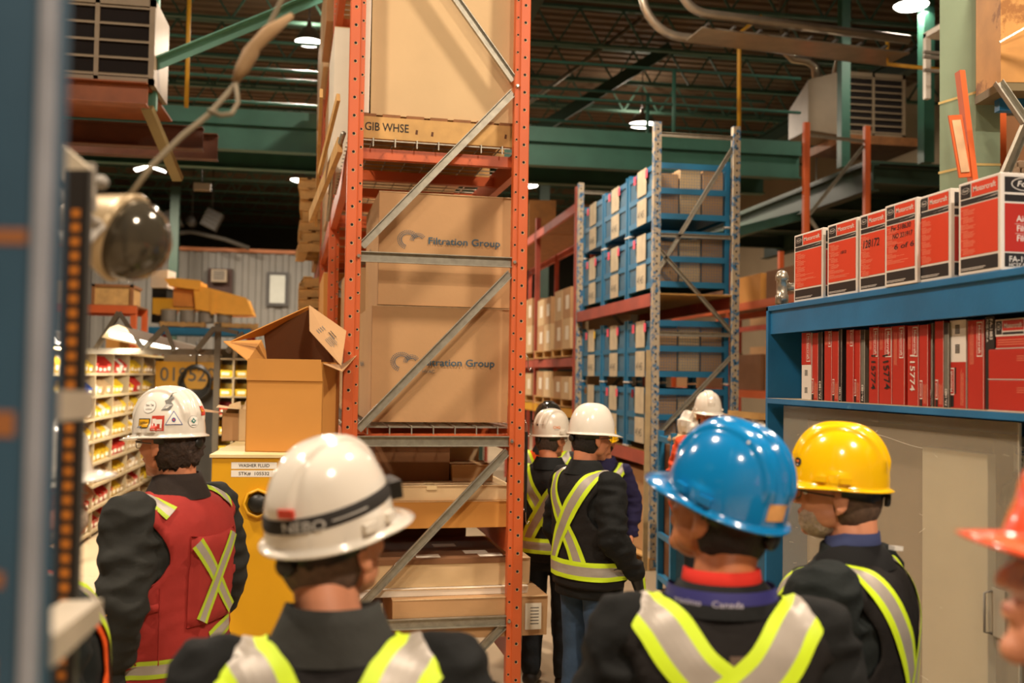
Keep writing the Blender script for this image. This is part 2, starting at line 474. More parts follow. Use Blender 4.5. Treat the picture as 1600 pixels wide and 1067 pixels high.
# green mezzanine walkway
def walkway():
    X0, X1, Y0, Y1, Z = -11.0, 6.75, 14.0, 15.3, 5.42
    t = thing('walkway', 'long green steel walkway with pipe railings crossing the hall', 'walkway', ((X0+X1)/2, Y0, Z))
    MB().box(GREEN, X0, Y0-.01, Z-.10, X1, Y0+.005, Z+.10).build('toe_board', t)
    for Y in (Y0, Y1):
        ibeam(MB(), GREEN, (X0, Y+.07, Z-.28), (X1, Y+.07, Z-.28), .18, .36, .016).build('girder', t)
    b = MB(); b.box(GREEND, X0, Y0, Z-.1, X1, Y1+.1, Z-.06)
    x = X0
    while x < X1:
        b.box(GREEND, x, Y0+.1, Z-.2, x+.06, Y1, Z-.1); x += 1.2
    b.build('deck', t)
    for Y in (Y0+.03, Y1+.03):
        for z in (.55, 1.07):
            MB().tube(GREEN, [(X0, Y, Z+z), (X1, Y, Z+z)], .024, 8).build('rail', t)
        x = X0+.45
        while x < X1:
            MB().tube(GREEN, [(x, Y, Z-.1), (x, Y, Z+1.07)], .03, 8).build('railing_post', t); x += 2.55
walkway()
# cross walkway running back on the right, seen from below
t = thing('side_walkway', 'dark green walkway seen from beneath under the louvred heater', 'walkway', (8, 14, 5))
for X in (7.7, 9.7):
    ibeam(MB(), GREEND, (X, 13.6, 4.95), (X, 22, 4.95), .2, .4, .016).build('girder', t)
b = MB(); b.box(GREEND, 7.6, 13.6, 5.16, 9.8, 22, 5.2); b.build('deck', t)
for Y in (13.7, 16, 18.5, 21):
    ibeam(MB(), GREEND, (7.7, Y, 5.0), (9.7, Y, 5.0), .14, .25, .014).build('cross_beam', t)
b = MB(); b.beam(GREEN, (7.7, 16.0, 4.75), (5.0, 16.4, 4.0), .12, .16); b.build('strut', t)
# hangers in green
def hanger(px, pytop, pybot, d, w, lb, m=GREEN):
    a = pix(px, pybot, d); tag(MB().box(m, a.x-w/2, a.y-w/2, a.z, a.x+w/2, a.y+w/2, 8.2).build('hanger_post'), lb, 'post', 'green hanger posts'); return a
hanger(1318, 0, 262, 14.9, .14, 'green square hanger post in front of the louvred heater')
hanger(1447, 0, 255, 14.0, .16, 'dark green hanger post beside the louvred heater', mat('deep_green_steel', '#2B5B4C', .5, var=.1))
hp = hanger(237, 0, 172, 9.3, .085, 'pale green hanger post at the end of the brown platform', mat('pale_green_steel', '#5C9A88', .5, var=.1))
PG = MATS['pale_green_steel']
p = pix(232, 106, 9.2); q = pix(520, -12, 9.6)
b = MB(); b.beam(PG, p, q, .012, .10); b.beam(PG, p+V(0, -.045, .045), q+V(0, -.045, .045), .09, .012)
tag(b.build('diagonal_brace'), 'pale green angle iron brace rising from the hanger post', 'brace')
p = pix(230, 168, 9.2); q = pix(278, 280, 9.9)
tag(MB().beam(mat('tan_strut', '#8C7D52', .6), p, q, .10, .06).build('kicker_brace'), 'tan diagonal strut slanting down from the hanger post', 'brace')

# brown steel platform on the left with heater on top
def heater(t, M, w, h, dp, rows_, hood):
    b = MB(M)
    b.box(BEIGE, -w/2, 0.02, 0, w/2, dp, h)
    b.box(BEIGE, -w/2, -.02, h-.07, w/2, .03, h); b.box(BEIGE, -w/2, -.02, 0, w/2, .03, .05)
    b.box(BEIGE, -w/2, -.02, 0, -w/2+.05, .03, h); b.box(BEIGE, w/2-.05, -.02, 0, w/2, .03, h); b.box(BEIGE, -.02, -.02, 0, .02, .03, h)
    b.build('casing', t)
    b = MB(M); b.box(HOLE, -w/2+.05, .005, .05, w/2-.05, .018, h-.07); b.build('dark_core', t)
    n = rows_
    b = MB(M)
    for k in range(n):
        z = .06+(h-.16)*k/(n-1)
        for x0, x1 in ((-w/2+.05, -.02), (.02, w/2-.05)):
            b.add(BEIGE, [(x0, -.03, z), (x1, -.03, z), (x1, .01, z+.035), (x0, .01, z+.035)], [(0, 1, 2, 3)])
            b.box(BEIGE, x0, -.03, z-.004, x1, -.024, z+.012)
    b.build('louvres', t)
    if hood:
        b = MB(M); b.add(BEIGE, [(-w/2, .0, h), (-w/2, dp, h*.6), (-w/2, dp, 0), (-w/2, 0, 0), (-w/2-hood, .1, h*.86), (-w/2-hood, dp, h*.55), (-w/2-hood, dp, .08), (-w/2-hood, .1, .08)],
              [(4, 5, 6, 7), (0, 1, 5, 4), (3, 7, 6, 2), (0, 4, 7, 3), (1, 2, 6, 5)]); b.build('side_panel', t)
o = pix(168, 128, 9.0)
t = thing('unit_heater', 'beige louvred heater standing on the brown steel platform', 'heater', o)
heater(t, Matrix.Translation(o+V(-.1, 0, 0)), 1.0, .78, .7, 5, 0)
t = thing('heater_platform', 'brown steel platform slung below the beige heater', 'platform', o)
RUST = mat('rust_brown_steel', '#8E4E26', .6, var=.2)
x1 = pix(229, 150, 9.0).x
ibeam(MB(), RUST, (x1-3.5, o.y, o.z-.10), (x1, o.y, o.z-.10), .16, .2).build('beam', t)
ibeam(MB(), mat('dark_rust_steel', '#5A3018', .6, var=.2), (x1-3.5, o.y+1.4, o.z-.16), (x1+.3, o.y+1.4, o.z-.16), .16, .24).build('beam', t)
MB().box(RUST, x1-3.5, o.y, o.z-.02, x1, o.y+1.3, o.z-.001).build('deck', t)
ibeam(MB(), MATS['dark_rust_steel'], (x1-3.2, o.y+2.6, o.z+.02), (x1+.3, o.y+2.6, o.z+.02), .16, .3).build('beam', t)
o = pix(1364, 214, 15.8)
t = thing('unit_heater', 'beige heater with wide louvres hanging beside the dark green post', 'heater', o)
heater(t, Matrix.Translation(o), 1.1, 1.02, .8, 9, .5)
t = thing('heater_platform', 'plywood and steel platform carrying the hanging louvred heater', 'platform', o)
MB().box(WOODD, o.x-.6, o.y-.1, o.z-.14, o.x+.8, o.y+1.0, o.z-.005).build('deck', t)
# silver radiant heater pipes with bend
p0 = pix(1420, 62, 12.2); p1 = pix(1105, 22, 11.6)
def arc(a, u, v_, r, a0, a1, n=10):
    return [a+u*(r*math.cos(a0+(a1-a0)*i/n))+v_*(r*math.sin(a0+(a1-a0)*i/n)) for i in range(n+1)]
t = thing('radiant_tube_heater', 'silver pipes with a bend and reflector hanging under the roof', 'heater', p0)
SILV = mat('silver_duct', '#A79C8A', .3, .7, var=.15)
dirx = (p0-p1).normalized()
up = V(0, 0, 1); mid = p1
b = MB(); b.tube(SILV, [p0, p1]+[p1-dirx*(.35*math.sin(a))+V(0, 0, .35*(1-math.cos(a)))+V(0, .0, 0) for a in [i*math.pi/16 for i in range(1, 9)]]+[p1-dirx*.35+V(0, 0, 2.0)], .055, 12); b.build('pipe', t)
q0, q1 = p0+V(0, .5, -.12), p1+V(0, .5, -.12)-dirx*.15
b = MB(); b.tube(SILV, [q0, q1]+[q1-dirx*(.5*math.sin(a))+V(0, 0, .5*(1-math.cos(a))) for a in [i*math.pi/16 for i in range(1, 9)]]+[q1-dirx*.5+V(0, 0, 2.0)], .055, 12); b.build('pipe', t)
b = MB(); b.beam(SILV, (p0+q0)/2+V(0, 0, -.1), (p1+q1)/2+V(0, 0, -.1), .5, .02)
for k in range(9):
    c = p1.lerp(p0, k/8.)+V(0, .25, -.13); b.beam(GREYD, c+V(0, -.3, 0), c+V(0, .3, 0), .03, .03)
b.build('reflector', t)
# flue pipes
t = tag(MB().tube(SILV, [pix(1322, -60, 16.4), pix(1322, 60, 16.4), pix(1308, 118, 16.4)], .09, 12).build('flue_pipe'), 'silver flue rising from the louvred heater', 'pipe')
a = pix(1226, 70, 13.4)
tag(MB().tube(SILV, [pix(1224, -60, 16.3), pix(1226, 80, 16.3), pix(1240, 92, 16.3), pix(1262, 95, 16.3), pix(1274, 104, 16.3), pix(1277, 130, 16.3)], .075, 12).build('flue_pipe'), 'silver elbow duct dropping to the louvred heater', 'pipe')
tag(MB().tube(mat('yellow_gas_pipe', '#B98A1E', .5), [pix(1190, 25, 13.2), pix(1155, 52, 13.2), pix(1155, 205, 13.2)], .028, 8).build('gas_pipe'), 'yellow gas pipe dropping behind the walkway railing above the blue rack', 'pipe', 'gas pipes')
tag(MB().tube(MATS['yellow_gas_pipe'], [pix(296, -20, 12), pix(291, 168, 12)], .026, 8).build('gas_pipe'), 'yellow gas pipe dropping beside the diagonal green brace', 'pipe', 'gas pipes')
tag(MB().tube(MATS['yellow_gas_pipe'], [pix(1387, 62, 12.4), pix(1387, 100, 12.4), pix(1500, 112, 12.0)], .026, 8).build('gas_pipe'), 'yellow gas line running sideways above the louvred heater', 'pipe', 'gas pipes')
t = tag(MB().tube(mat('brown_sprinkler_pipe', '#5A2418', .5), [(-9, 17.5, 6.25), (10, 17.5, 6.25)], .07, 10).build('sprinkler_pipe'), 'long dark red sprinkler pipe behind the walkway railing', 'pipe')
tag(MB().tube(GALV, [(1.2, 15.9, 5.0), (5.1, 16.9, 8.31)], .035, 8).build('conduit'), 'pale slanting conduit beside the tall orange upright', 'pipe')
b = MB(); b.beam(GREEND, (1.6, 18, 5.2), (6.0, 18, 8.2), .16, .2); tag(b.build('sway_brace'), 'dark green slanting brace behind the railing', 'brace')
# white gas heater box on the right and twin blowers far left
a = pix(1490, 100, 11)
t = thing('meter_cage', 'white pipe frame standing above the dark green post', 'frame', a)
b = MB()
for dx in (-.1, .25):
    for dy in (0, .35):
        b.box(WHT, a.x+dx-.03, a.y+dy-.03, a.z-.3, a.x+dx+.03, a.y+dy+.03, a.z+.45)
b.box(WHT, a.x-.13, a.y-.03, a.z+.4, a.x+.28, a.y+.38, a.z+.46); b.box(WHT, a.x+.05, a.y+.1, a.z+.46, a.x+.09, a.y+.14, 8.31); b.build('frame', t)
b = MB()
for z in (.05, .1, -.1): b.box(GREY, a.x-.35, a.y, a.z+z, a.x+.5, a.y+.04, a.z+z+.03)
b.build('pipework', t)
BRG = mat('dusty_blower_grey', '#3E3A32', .7, var=.1)
for i, (px, rot) in enumerate(((267, -25), (330, 25))):
    c = pix(px, 342, 30.5)
    t = thing('blower', 'grey tilted blower with slats hanging %s the dark cross duct' % ('outward of', 'inward of')[i], 'blower', c, 0, 'far blowers')
    M = Matrix.Translation(c) @ Matrix.Rotation(R(rot), 4, 'Y')
    b = MB(M); b.box(BRG, -.25, 0, -.28, .25, .4, .28); b.build('casing', t)
    b = MB(M)
    for k in range(4): b.box(GREYD, -.2, -.01, -.22+k*.13, .2, .0, -.17+k*.13)
    b.build('slats', t)
    MB().tube(GREYD, [c+V(0, .2, .2), c+V(0, .2, 8.31-c.z)], .02, 6).build('hanger', t)
b = MB(); c = pix(300, 347, 31)
b.tube(BRG, [c+V(-1.1, 0, -.45), c+V(0, 0, -.3), c+V(1.0, 0, -.5), c+V(1.75, 0, -.75)], .07, 8)
b.tube(GREYD, [c+V(0, .1, 0), c+V(0, -.3, 0)], .16, 14); b.tube(GREYD, [c+V(0, 0, 0), c+V(0, 0, 8.31-c.z)], .02, 6)
tag(b.build('cross_duct'), 'grey duct with two arms below the tilted blowers', 'duct')
xc = pix(316, 292, 24)
tag(MB().cbox(BEIGE, xc, (.4, .1, .18)).tube(GREYD, [xc, V(xc.x, xc.y, 8.31)], .01, 6).build('exit_lamp'), 'small pale box lamp hung under the far joists', 'lamp')
# ------------------------------------------------------------------ near orange pallet rack
RK0 = pix(536, 583, 5.47); RK0.z = 0
RROT = R(2.9)
RM = Matrix.Translation(RK0) @ Matrix.Rotation(RROT, 4, 'Z')     # local x across, y along the rack
RW = 1.03
def upright(b, m, x0, x1, y0, y1, h, holes=True, side=1, pitch=.1016):
    """folded rack post; front face towards -y, bevel towards the inside (side=+1 inside is +x)"""
    xa, xb = (x0, x1) if side > 0 else (x1, x0)
    s = side; w = abs(x1-x0)
    prof = [(xa, y1), (xa, y0+.004), (xa+s*.004, y0), (xa+s*w*.64, y0), (xa+s*w*.70, y0+.008), (xa+s*w, y0+.014), (xa+s*w, y0+.03), (xa+s*w, y1)]
    if s < 0: prof = prof[::-1]
    n = len(prof); vs = [(x, y, z) for z in (0, h) for x, y in prof]
    fs = [(i, i+1, n+i+1, n+i) for i in range(n-1)]+[(n-1, 0, n, 2*n-1), tuple(range(n-1, -1, -1)), tuple(range(n, 2*n))]
    b.add(m, vs, fs)
    if holes:
        k = 0; z = .1
        while z < h-.05:
            for cx, yy, r_, dz in ((xa+s*w*.36, y0-.0012, .0085, 0), (xa+s*w*.85, y0+.0095, .0065, pitch*.3)):
                b.add(HOLE, [(cx+r_*math.cos(a*math.pi/4), yy, z+dz+r_*math.sin(a*math.pi/4)) for a in range(8)], [tuple(range(8))])
                b.add(EDGE, [(cx+(r_+.002)*math.cos(a*math.pi/4)+.001, yy+.0006, z+dz-.001+(r_+.002)*math.sin(a*math.pi/4)) for a in range(8)], [tuple(range(8))])
            z += pitch; k += 1
    return b
def side_holes(b, x, y0, h, pitch=.1016):
    z = .12
    while z < h:
        for yy in (y0+.03, y0+.06):
            b.add(HOLE, [(x, yy+.007*math.cos(a*math.pi/4), z+.007*math.sin(a*math.pi/4)) for a in range(8)], [tuple(range(8))])
        z += pitch
t = thing('pallet_rack', 'tall orange pallet rack with galvanised braces standing in the middle of the aisle', 'pallet rack', RK0, RROT)
RH = 6.2
BAY = 2.72
LEV = [.33, .93, 1.52, 3.14, 4.75]
for k in range(4):
    y = k*BAY
    for sd in (1, -1):
        b = MB(RM); x0, x1 = (0, .085) if sd > 0 else (RW-.085, RW)
        upright(b, ORANGE, x0, x1, y, y+.07, RH, k < 3, sd)
        if k in (1, 2) and sd > 0: side_holes(b, x0-.001, y, RH)
        b.box(GALVD, x0-.02, y-.02, 0, x1+.02, y+.1, .008)
        if k > 0 or True:
            upright(b, ORANGE, x0, x1, y+.98 if False else y+.0, y+.07, RH, False, sd) if False else None
        b.build('upright', t)
    zs = [.53, 1.545, 2.57, 3.59, 4.62, 5.6]
    yb = y+.02
    for i, z in enumerate(zs[:3] + [5.6]):
        MB(RM).chan(GALV, (.085, yb+.01, z), (RW-.085, yb+.01, z), .058, .03).build('horizontal_brace', t)
    segs = [(RW-.1, .50, .30, -.5), (.09, .60, RW-.09, 1.49), (.09, 1.61, RW-.09, 2.51), (.09, 2.63, RW-.09, 3.56), (RW-.09, 3.63, .09, 4.72), (.09, 4.75, RW-.09, 5.6)]
    for (xa, za, xb, zb) in segs:
        if zb < 0: xb, zb = .45, .03
        MB(RM).chan(GALV, (xa, yb+.014, za), (xb, yb+.014, zb), .045, .028).build('diagonal_brace', t)
    if k == 0:
        b = MB(RM)
        for (xx, zz) in [(.085*.85, z) for z in zs[:3]]+[(RW-.085*.85, z) for z in zs[:4]]:
            b.lathe(STEEL, [(.012, 0), (.012, .006), (.008, .010)], 6, Matrix.Translation((xx, .006, zz)) @ Matrix.Rotation(R(90), 4, 'X'), False)
        b.build('bolts', t)
for k in range(3):
    y0, y1 = k*BAY+.07, (k+1)*BAY
    for z in LEV:
        if k > 0 and z < 1: continue
        hh = .13
        MB(RM).box(ORANGE, .01, y0, z-.04, .06, y1, z+hh-.04).build('beam', t)
        MB(RM).box(ORANGE, RW-.06, y0, z-.04, RW-.01, y1, z+hh-.04).build('beam', t)
        if z > 1:
            yy = y0+.05
            while yy < y1-.05:
                MB(RM).box(ORANGE, .06, yy, z, RW-.06, yy+.05, z+.06).build('cross_bar', t); yy += .62
            b = MB(RM)
            n = 0
            yy = y0+.02
            while yy < y1:
                b.beam(GALV, (.0, yy, z+.1), (RW, yy, z+.1), .006, .006); yy += .11
            for i in range(9):
                xx = .02+(RW-.04)*i/8
                b.beam(GALV, (xx, y0, z+.106), (xx, y1, z+.106), .006, .006)
                b.beam(GALV, (xx, y0-.004, z+.06), (xx, y0-.004, z+.108), .006, .006)
            b.build('wire_deck', t)
def carton(name, m, M, x0, y0, z0, w, d, h, label, cat='box', group=None, seam=True, tape=False):
    """closed carton with a slightly raised top flap seam and taped joint"""
    b = MB(M)
    j = .004
    b.add(m, [(x0+j, y0, z0), (x0+w, y0+j, z0), (x0+w-j, y0+d, z0), (x0, y0+d-j, z0), (x0, y0-j, z0+h), (x0+w+j, y0, z0+h), (x0+w, y0+d+j, z0+h), (x0-j, y0+d, z0+h)],
          [(0, 3, 2, 1), (4, 5, 6, 7), (0, 1, 5, 4), (1, 2, 6, 5), (2, 3, 7, 6), (3, 0, 4, 7)])
    if seam:
        b.box(EDGE, x0-j, y0+d*.5-.002, z0+h, x0+w+j, y0+d*.5+.002, z0+h+.0012)
        b.box(EDGE, x0-.002, y0-.006, z0+h-.003, x0+w+.002, y0-.002, z0+h+.001)
    if tape:
        b.box(TAPE, x0+w*.5-.03, y0-.0062, z0+h*.72, x0+w*.5+.03, y0-.001, z0+h+.001)
        b.box(TAPE, x0+w*.5-.03, y0, z0+h+.0012, x0+w*.5+.03, y0+d, z0+h+.002)
    o = b.build(name, None, bevel=.003)
    return tag(o, label, cat, group)
def swirl(b, fr, x, y, r):
    for k in range(22):
        a = -math.pi*.5-1.2+k*.19
        for q in range(3):
            rr = r*(.62+.17*q); px_ = x+rr*math.cos(a+math.pi); py_ = y+rr*.9*math.sin(a+math.pi)
            s = r*.042
            b.poly(INKB, fr, [(px_-s, py_-s), (px_+s, py_-s), (px_+s, py_+s), (px_-s, py_+s)])
    for k in range(12):
        a = math.pi*.95-k*.21
        for q in range(3):
            rr = r*(.45+.15*q); px_ = x+r*.95+rr*math.cos(a); py_ = y-r*.1+rr*math.sin(a); s = r*.038
            b.poly(INKB, fr, [(px_-s, py_-s), (px_+s, py_-s), (px_+s, py_+s), (px_-s, py_+s)])
def logo_box(z0, h, x0, w, d, y0, label, hvac, big_y):
    o = carton('printed_carton', CARD, RM, x0, y0, z0, w, d, h, label, 'box', 'big printed cartons in the orange rack', tape=False)
    fr = (RM @ V(x0, y0-.005, z0), RM.to_3x3() @ V(1, 0, 0), V(0, 0, 1), RM.to_3x3() @ V(0, -1, 0))
    b = MB(); X = w*.24
    swirl(b, fr, X-.02, big_y, .062)
    b.text(INKB, fr, 'Filtration Group', X+.095, big_y-.02, .040, width=.43)
    if hvac: b.text(INKG, fr, 'HVAC', X+.10, big_y-.062, .019)
    b.build('printed_logo', o)
    # print on the side turned to the aisle
    fr = (RM @ V(x0-.005, y0+d, z0), RM.to_3x3() @ V(0, -1, 0), V(0, 0, 1), RM.to_3x3() @ V(-1, 0, 0))
    b = MB(); b.text(INKB, fr, 'Filtration Group', d*.15, big_y-.02, .03, width=.32); b.build('side_print', o)
    return o
logo_box(1.645, .665, .165, .80, .98, .17, 'big brown carton printed with a blue swirl, lower of two behind the brace', True, .345)
logo_box(2.318, .655, .195, .79, .95, .20, 'big brown carton printed with a blue swirl, stacked on top of its twin', False, .38)
# pallet crate and tall tan box on the upper level
t = thing('wooden_pallet', 'wooden pallet stencilled GIB WHSE under the tall tan carton', 'pallet', RM @ V(.5, .1, 3.25), RROT)
b = MB(RM)
for y in (.09, .55, 1.02):
    b.box(WOOD, .06, y, 3.251, 1.0, y+.04, 3.375)
b.build('stringer', t)
b = MB(RM)
for k in range(7): b.box(WOODD, .06+k*.136, .09, 3.375, .06+k*.136+.10, 1.06, 3.392)
b.build('deck_boards', t)
fr = (RM @ V(.06, .09, 3.251), RM.to_3x3() @ V(1, 0, 0), V(0, 0, 1), RM.to_3x3() @ V(0, -1, 0))
b = MB(); b.text(INKK, fr, 'GIB WHSE', .035, .045, .046, width=.25)
for (x, y) in ((.33, .05), (.42, .045), (.85, .06)): b.poly(mat('knot', '#5A3418', .8), fr, [(x-.008, y-.012), (x+.006, y-.014), (x+.008, y+.012), (x-.004, y+.014)])
b.build('stencil_lettering', t)
carton('tall_carton', CARDL, RM, .125, .12, 3.394, .84, .92, 1.30, 'tall plain tan carton on the stencilled pallet at the top of the orange rack')
carton('white_side_carton', CARDW, RM, .068, .09, 3.394, .05, .9, 1.3, 'narrow white sheet box standing between the orange post and tall tan carton', seam=False)
carton('white_carton', CARDW, RM, -.045, 1.15, 3.255, .9, .85, .98, 'cream white carton jutting out of the rack side behind the orange post', tape=True)
# leaning wooden frame and strap at the side of the rack
t = thing('broken_crate_frame', 'pale broken wooden frame hanging out beside the orange post', 'crate', RM @ V(-.1, .6, 3.15))
b = MB(RM); b.beam(WOOD, (-.03, .3, 3.25), (-.16, 2.0, 3.08), .03, .09); b.beam(WOOD, (-.14, .5, 3.6), (-.12, 2.1, 3.05), .02, .06); b.beam(WOOD, (-.05, .2, 3.5), (-.13, .9, 3.2), .02, .05)
b.build('boards', t)
tag(MB(RM).tube(GALV, [(-.02, .15, 3.28), (-.05, .7, 3.22), (-.04, 1.4, 3.12), (-.03, 2.1, 3.08)], .016, 8).build('braided_strap'), 'grey braided strap running along the upper rack beam', 'strap')
# lower shelves: long flat cartons
G = 'flat cartons on the lower rack shelves'
carton('flat_carton', CARDO, RM, .08, .18, 1.035, .93, .9, .155, 'wide golden flat carton, bottom of the pile on the middle low shelf', group=G)
carton('flat_carton', CARDL, RM, .06, .20, 1.192, .94, .95, .085, 'wide pale flat carton, second of the pile on the middle low shelf', group=G, tape=True)
carton('small_carton', CARDD, RM, .22, .45, 1.279, .45, .4, .24, 'dark brown cubic carton behind the helmet with the head strap', group='small cartons on the middle low shelf')
carton('small_carton', CARD, RM, .68, .40, 1.279, .25, .3, .10, 'small brown carton at the post end of the middle low shelf', group='small cartons on the middle low shelf')
carton('small_carton', CARDL, RM, .50, .72, 1.279, .40, .25, .19, 'pale carton with sunlit top, midway in the low shelf pile', group='small cartons on the middle low shelf')  # one even pale cardboard colour on every face
carton('small_carton', CARDD, RM, .24, .87, 1.279, .48, .3, .33, 'brown carton with a taped lid, topmost of the low shelf pile', group='small cartons on the middle low shelf')
carton('flat_carton', CARD, RM, .30, .05, .435, .89, .55, .225, 'brown carton with a white shipping label poking past the orange post', group=G)
b = MB(); fr = (RM @ V(1.04, .045, .47), RM.to_3x3() @ V(1, 0, 0), V(0, 0, 1), RM.to_3x3() @ V(0, -1, 0))
b.rect(PAPER, fr, .02, .0, .115, .15)
for k in range(6): b.rect(INKG, fr, .05, .03+k*.018, .10, .036+k*.018, 2)
b.build('shipping_label', bpy.data.objects['flat_carton.002'])
carton('flat_carton', CARDW, RM, .12, .12, .662, .97, .8, .04, 'thin cream board box lying on the labelled brown carton', group=G)
carton('flat_carton', CARDL, RM, .16, .16, .704, .95, .8, .155, 'long pale carton with dark tape strips under its lid', group=G)
b = MB(RM); b.box(CARDD, .17, .153, .835, 1.04, .156, .862); b.box(CARDD, .17, .155, .8615, .98, .93, .864)
for (x, y) in ((.45, .2), (.75, .3), (.82, .2), (.6, .55)): b.box(PAPER, x, y, .8645, x+.14, y+.1, .8655)
b.build('lid', bpy.data.objects['flat_carton.004'])
carton('small_carton', CARDD, RM, .25, .98, .435, .62, .6, .50, 'dark brown carton pushed deep into the lowest rack shelf', group='small cartons on the middle low shelf')
# more goods in the bays behind
random.seed(5)
for k in (1, 2):
    for z, hh in ((1.645, 1.2), (3.255, 1.15), (4.865, .9)):
        for i in range(2):
            if k == 2 and z < 4 and i == 0: continue
            w = random.uniform(.85, .98)
            carton('stored_carton', random.choice([CARD, CARDL, CARDO]), RM, -.03+random.uniform(-.03, .05), k*BAY+.12+i*1.28, z, w, 1.15, hh*random.uniform(.75, 1),
                   'brown stored carton in the %s bay of the orange rack, %s shelf, %s half' % (['', 'second', 'third'][k], {1.645: 'middle', 3.255: 'upper', 4.865: 'top'}[z], ['front', 'rear'][i]), group='stored cartons in the rear bays')
for i in range(2):
    carton('stored_carton', CARDL, RM, .08, .12+i*1.2, 4.865, .86, 1.0, .9, 'stored carton on the top shelf above the tall tan carton, %s' % ['at the rack end', 'deeper in'][i], group='stored cartons in the rear bays')
for (z, hh) in ((1.58, 1.0), ):
    carton('stored_carton', CARD, RM, .1, 1.35, z+.065, .85, 1.1, hh, 'brown carton standing behind the two printed cartons', group='stored cartons in the rear bays')
# pallets stacked sideways at the second post
pm = None
base = RM @ V(-.0, 2*BAY+.3, 0)
def pallet(name='wooden_pallet'):
    b = MB()
    for y in (-.5, 0, .46): b.box(WOOD, -.5, y, 0, .5, y+.04, .09)
    for k in range(7): b.box(WOOD, -.5+k*.15, -.52, .09, -.5+k*.15+.1, .52, .105)
    for k in (0, 3, 6): b.box(WOOD, -.5+k*.15, -.52, -.015, -.5+k*.15+.1, .52, 0)
    return b
pal = pallet().build('wooden_pallet'); pal_off = pal.location.copy()
tag(pal, 'weathered wooden pallet, lowest of the tall stack beyond the second orange post', 'pallet', 'stacked pallets beside the rack')
for i in range(18):
    o = pal if i == 0 else pal.copy()
    if i: COL.objects.link(o)
    o.location = RM @ V(.30+random.uniform(-.05, .04), 2*BAY+.95+random.uniform(-.03, .03), (1.60+.065+i*.1215) if i < 11 else (3.271+(i-11)*.1215))
    o.rotation_euler = (0, 0, RROT+random.uniform(-.05, .05))
    if i: o['label'] = 'weathered wooden pallet, %s from the bottom of the stack beyond the second orange post' % ORD[i]
# hooks and black rubber strip on the outside of the right hand post
t = thing('wire_hooks', 'bent wire hooks with a black strap hanging on the outer side of the orange post', 'hooks', RM @ V(RW, 0, 1.5))
b = MB(RM)
for z in (2.0, 1.62, 1.12):
    b.tube(STEEL, [(RW+.004, .03, z+.05), (RW+.02, .03, z+.02), (RW+.022, .03, z-.03), (RW+.03, .03, z-.05), (RW+.04, .03, z-.03)], .0025, 6)
b.build('hooks', t)
MB(RM).box(BLACK, RW+.012, .02, 1.14, RW+.024, .05, 1.60).build('strap', t)

# ------------------------------------------------------------------ yellow washer fluid locker with boxes on it
YL = pix(331, 710, 4.95); YR = pix(490, 712, 5.02)
zt = YL.z
YM = Matrix.Translation((YL.x, YL.y, 0)) @ Matrix.Rotation(math.atan2(YR.y-YL.y, YR.x-YL.x), 4, 'Z')
wY = .57
t = thing('washer_fluid_locker', 'yellow steel locker labelled WASHER FLUID with a cream top', 'locker', (YL.x, YL.y, 0), math.atan2(YR.y-YL.y, YR.x-YL.x))
MB(YM).box(YEL, 0, 0, .05, wY, 1.45, zt-.015).build('body', t, bevel=.006)
MB(YM).box(CREAM, -.01, -.01, zt-.015, wY+.01, 1.46, zt).build('top', t)
b = MB(YM); b.box(BLACKM, .02, .02, 0, wY-.02, 1.4, .05); b.build('plinth', t)
fr = (YM @ V(0, 0, 0), YM.to_3x3() @ V(1, 0, 0), V(0, 0, 1), YM.to_3x3() @ V(0, -1, 0))
lx = .095
for (s, dz) in (('WASHER FLUID', .038), ('STK#  105532', .078)):
    b = MB(); b.rect(WHT, fr, lx, zt-dz-.033, lx+.222, zt-dz, 2); b.text(INKK, fr, s, lx+.111, zt-dz-.024, .016, 3, 'C', width=.15)
    b.build('stock_label', t)
b = MB(YM)
b.lathe(YEL, [(.075, 0), (.075, .03), (.062, .035), (.06, .01), (.0, .01)], 8, Matrix.Translation((.23, 0, zt-.24)) @ Matrix.Rotation(R(90), 4, 'X'))
b.lathe(BLACK, [(.05, .011), (.045, .04), (.02, .05)], 16, Matrix.Translation((.23, 0, zt-.24)) @ Matrix.Rotation(R(90), 4, 'X'))
b.build('filler_cap', t)
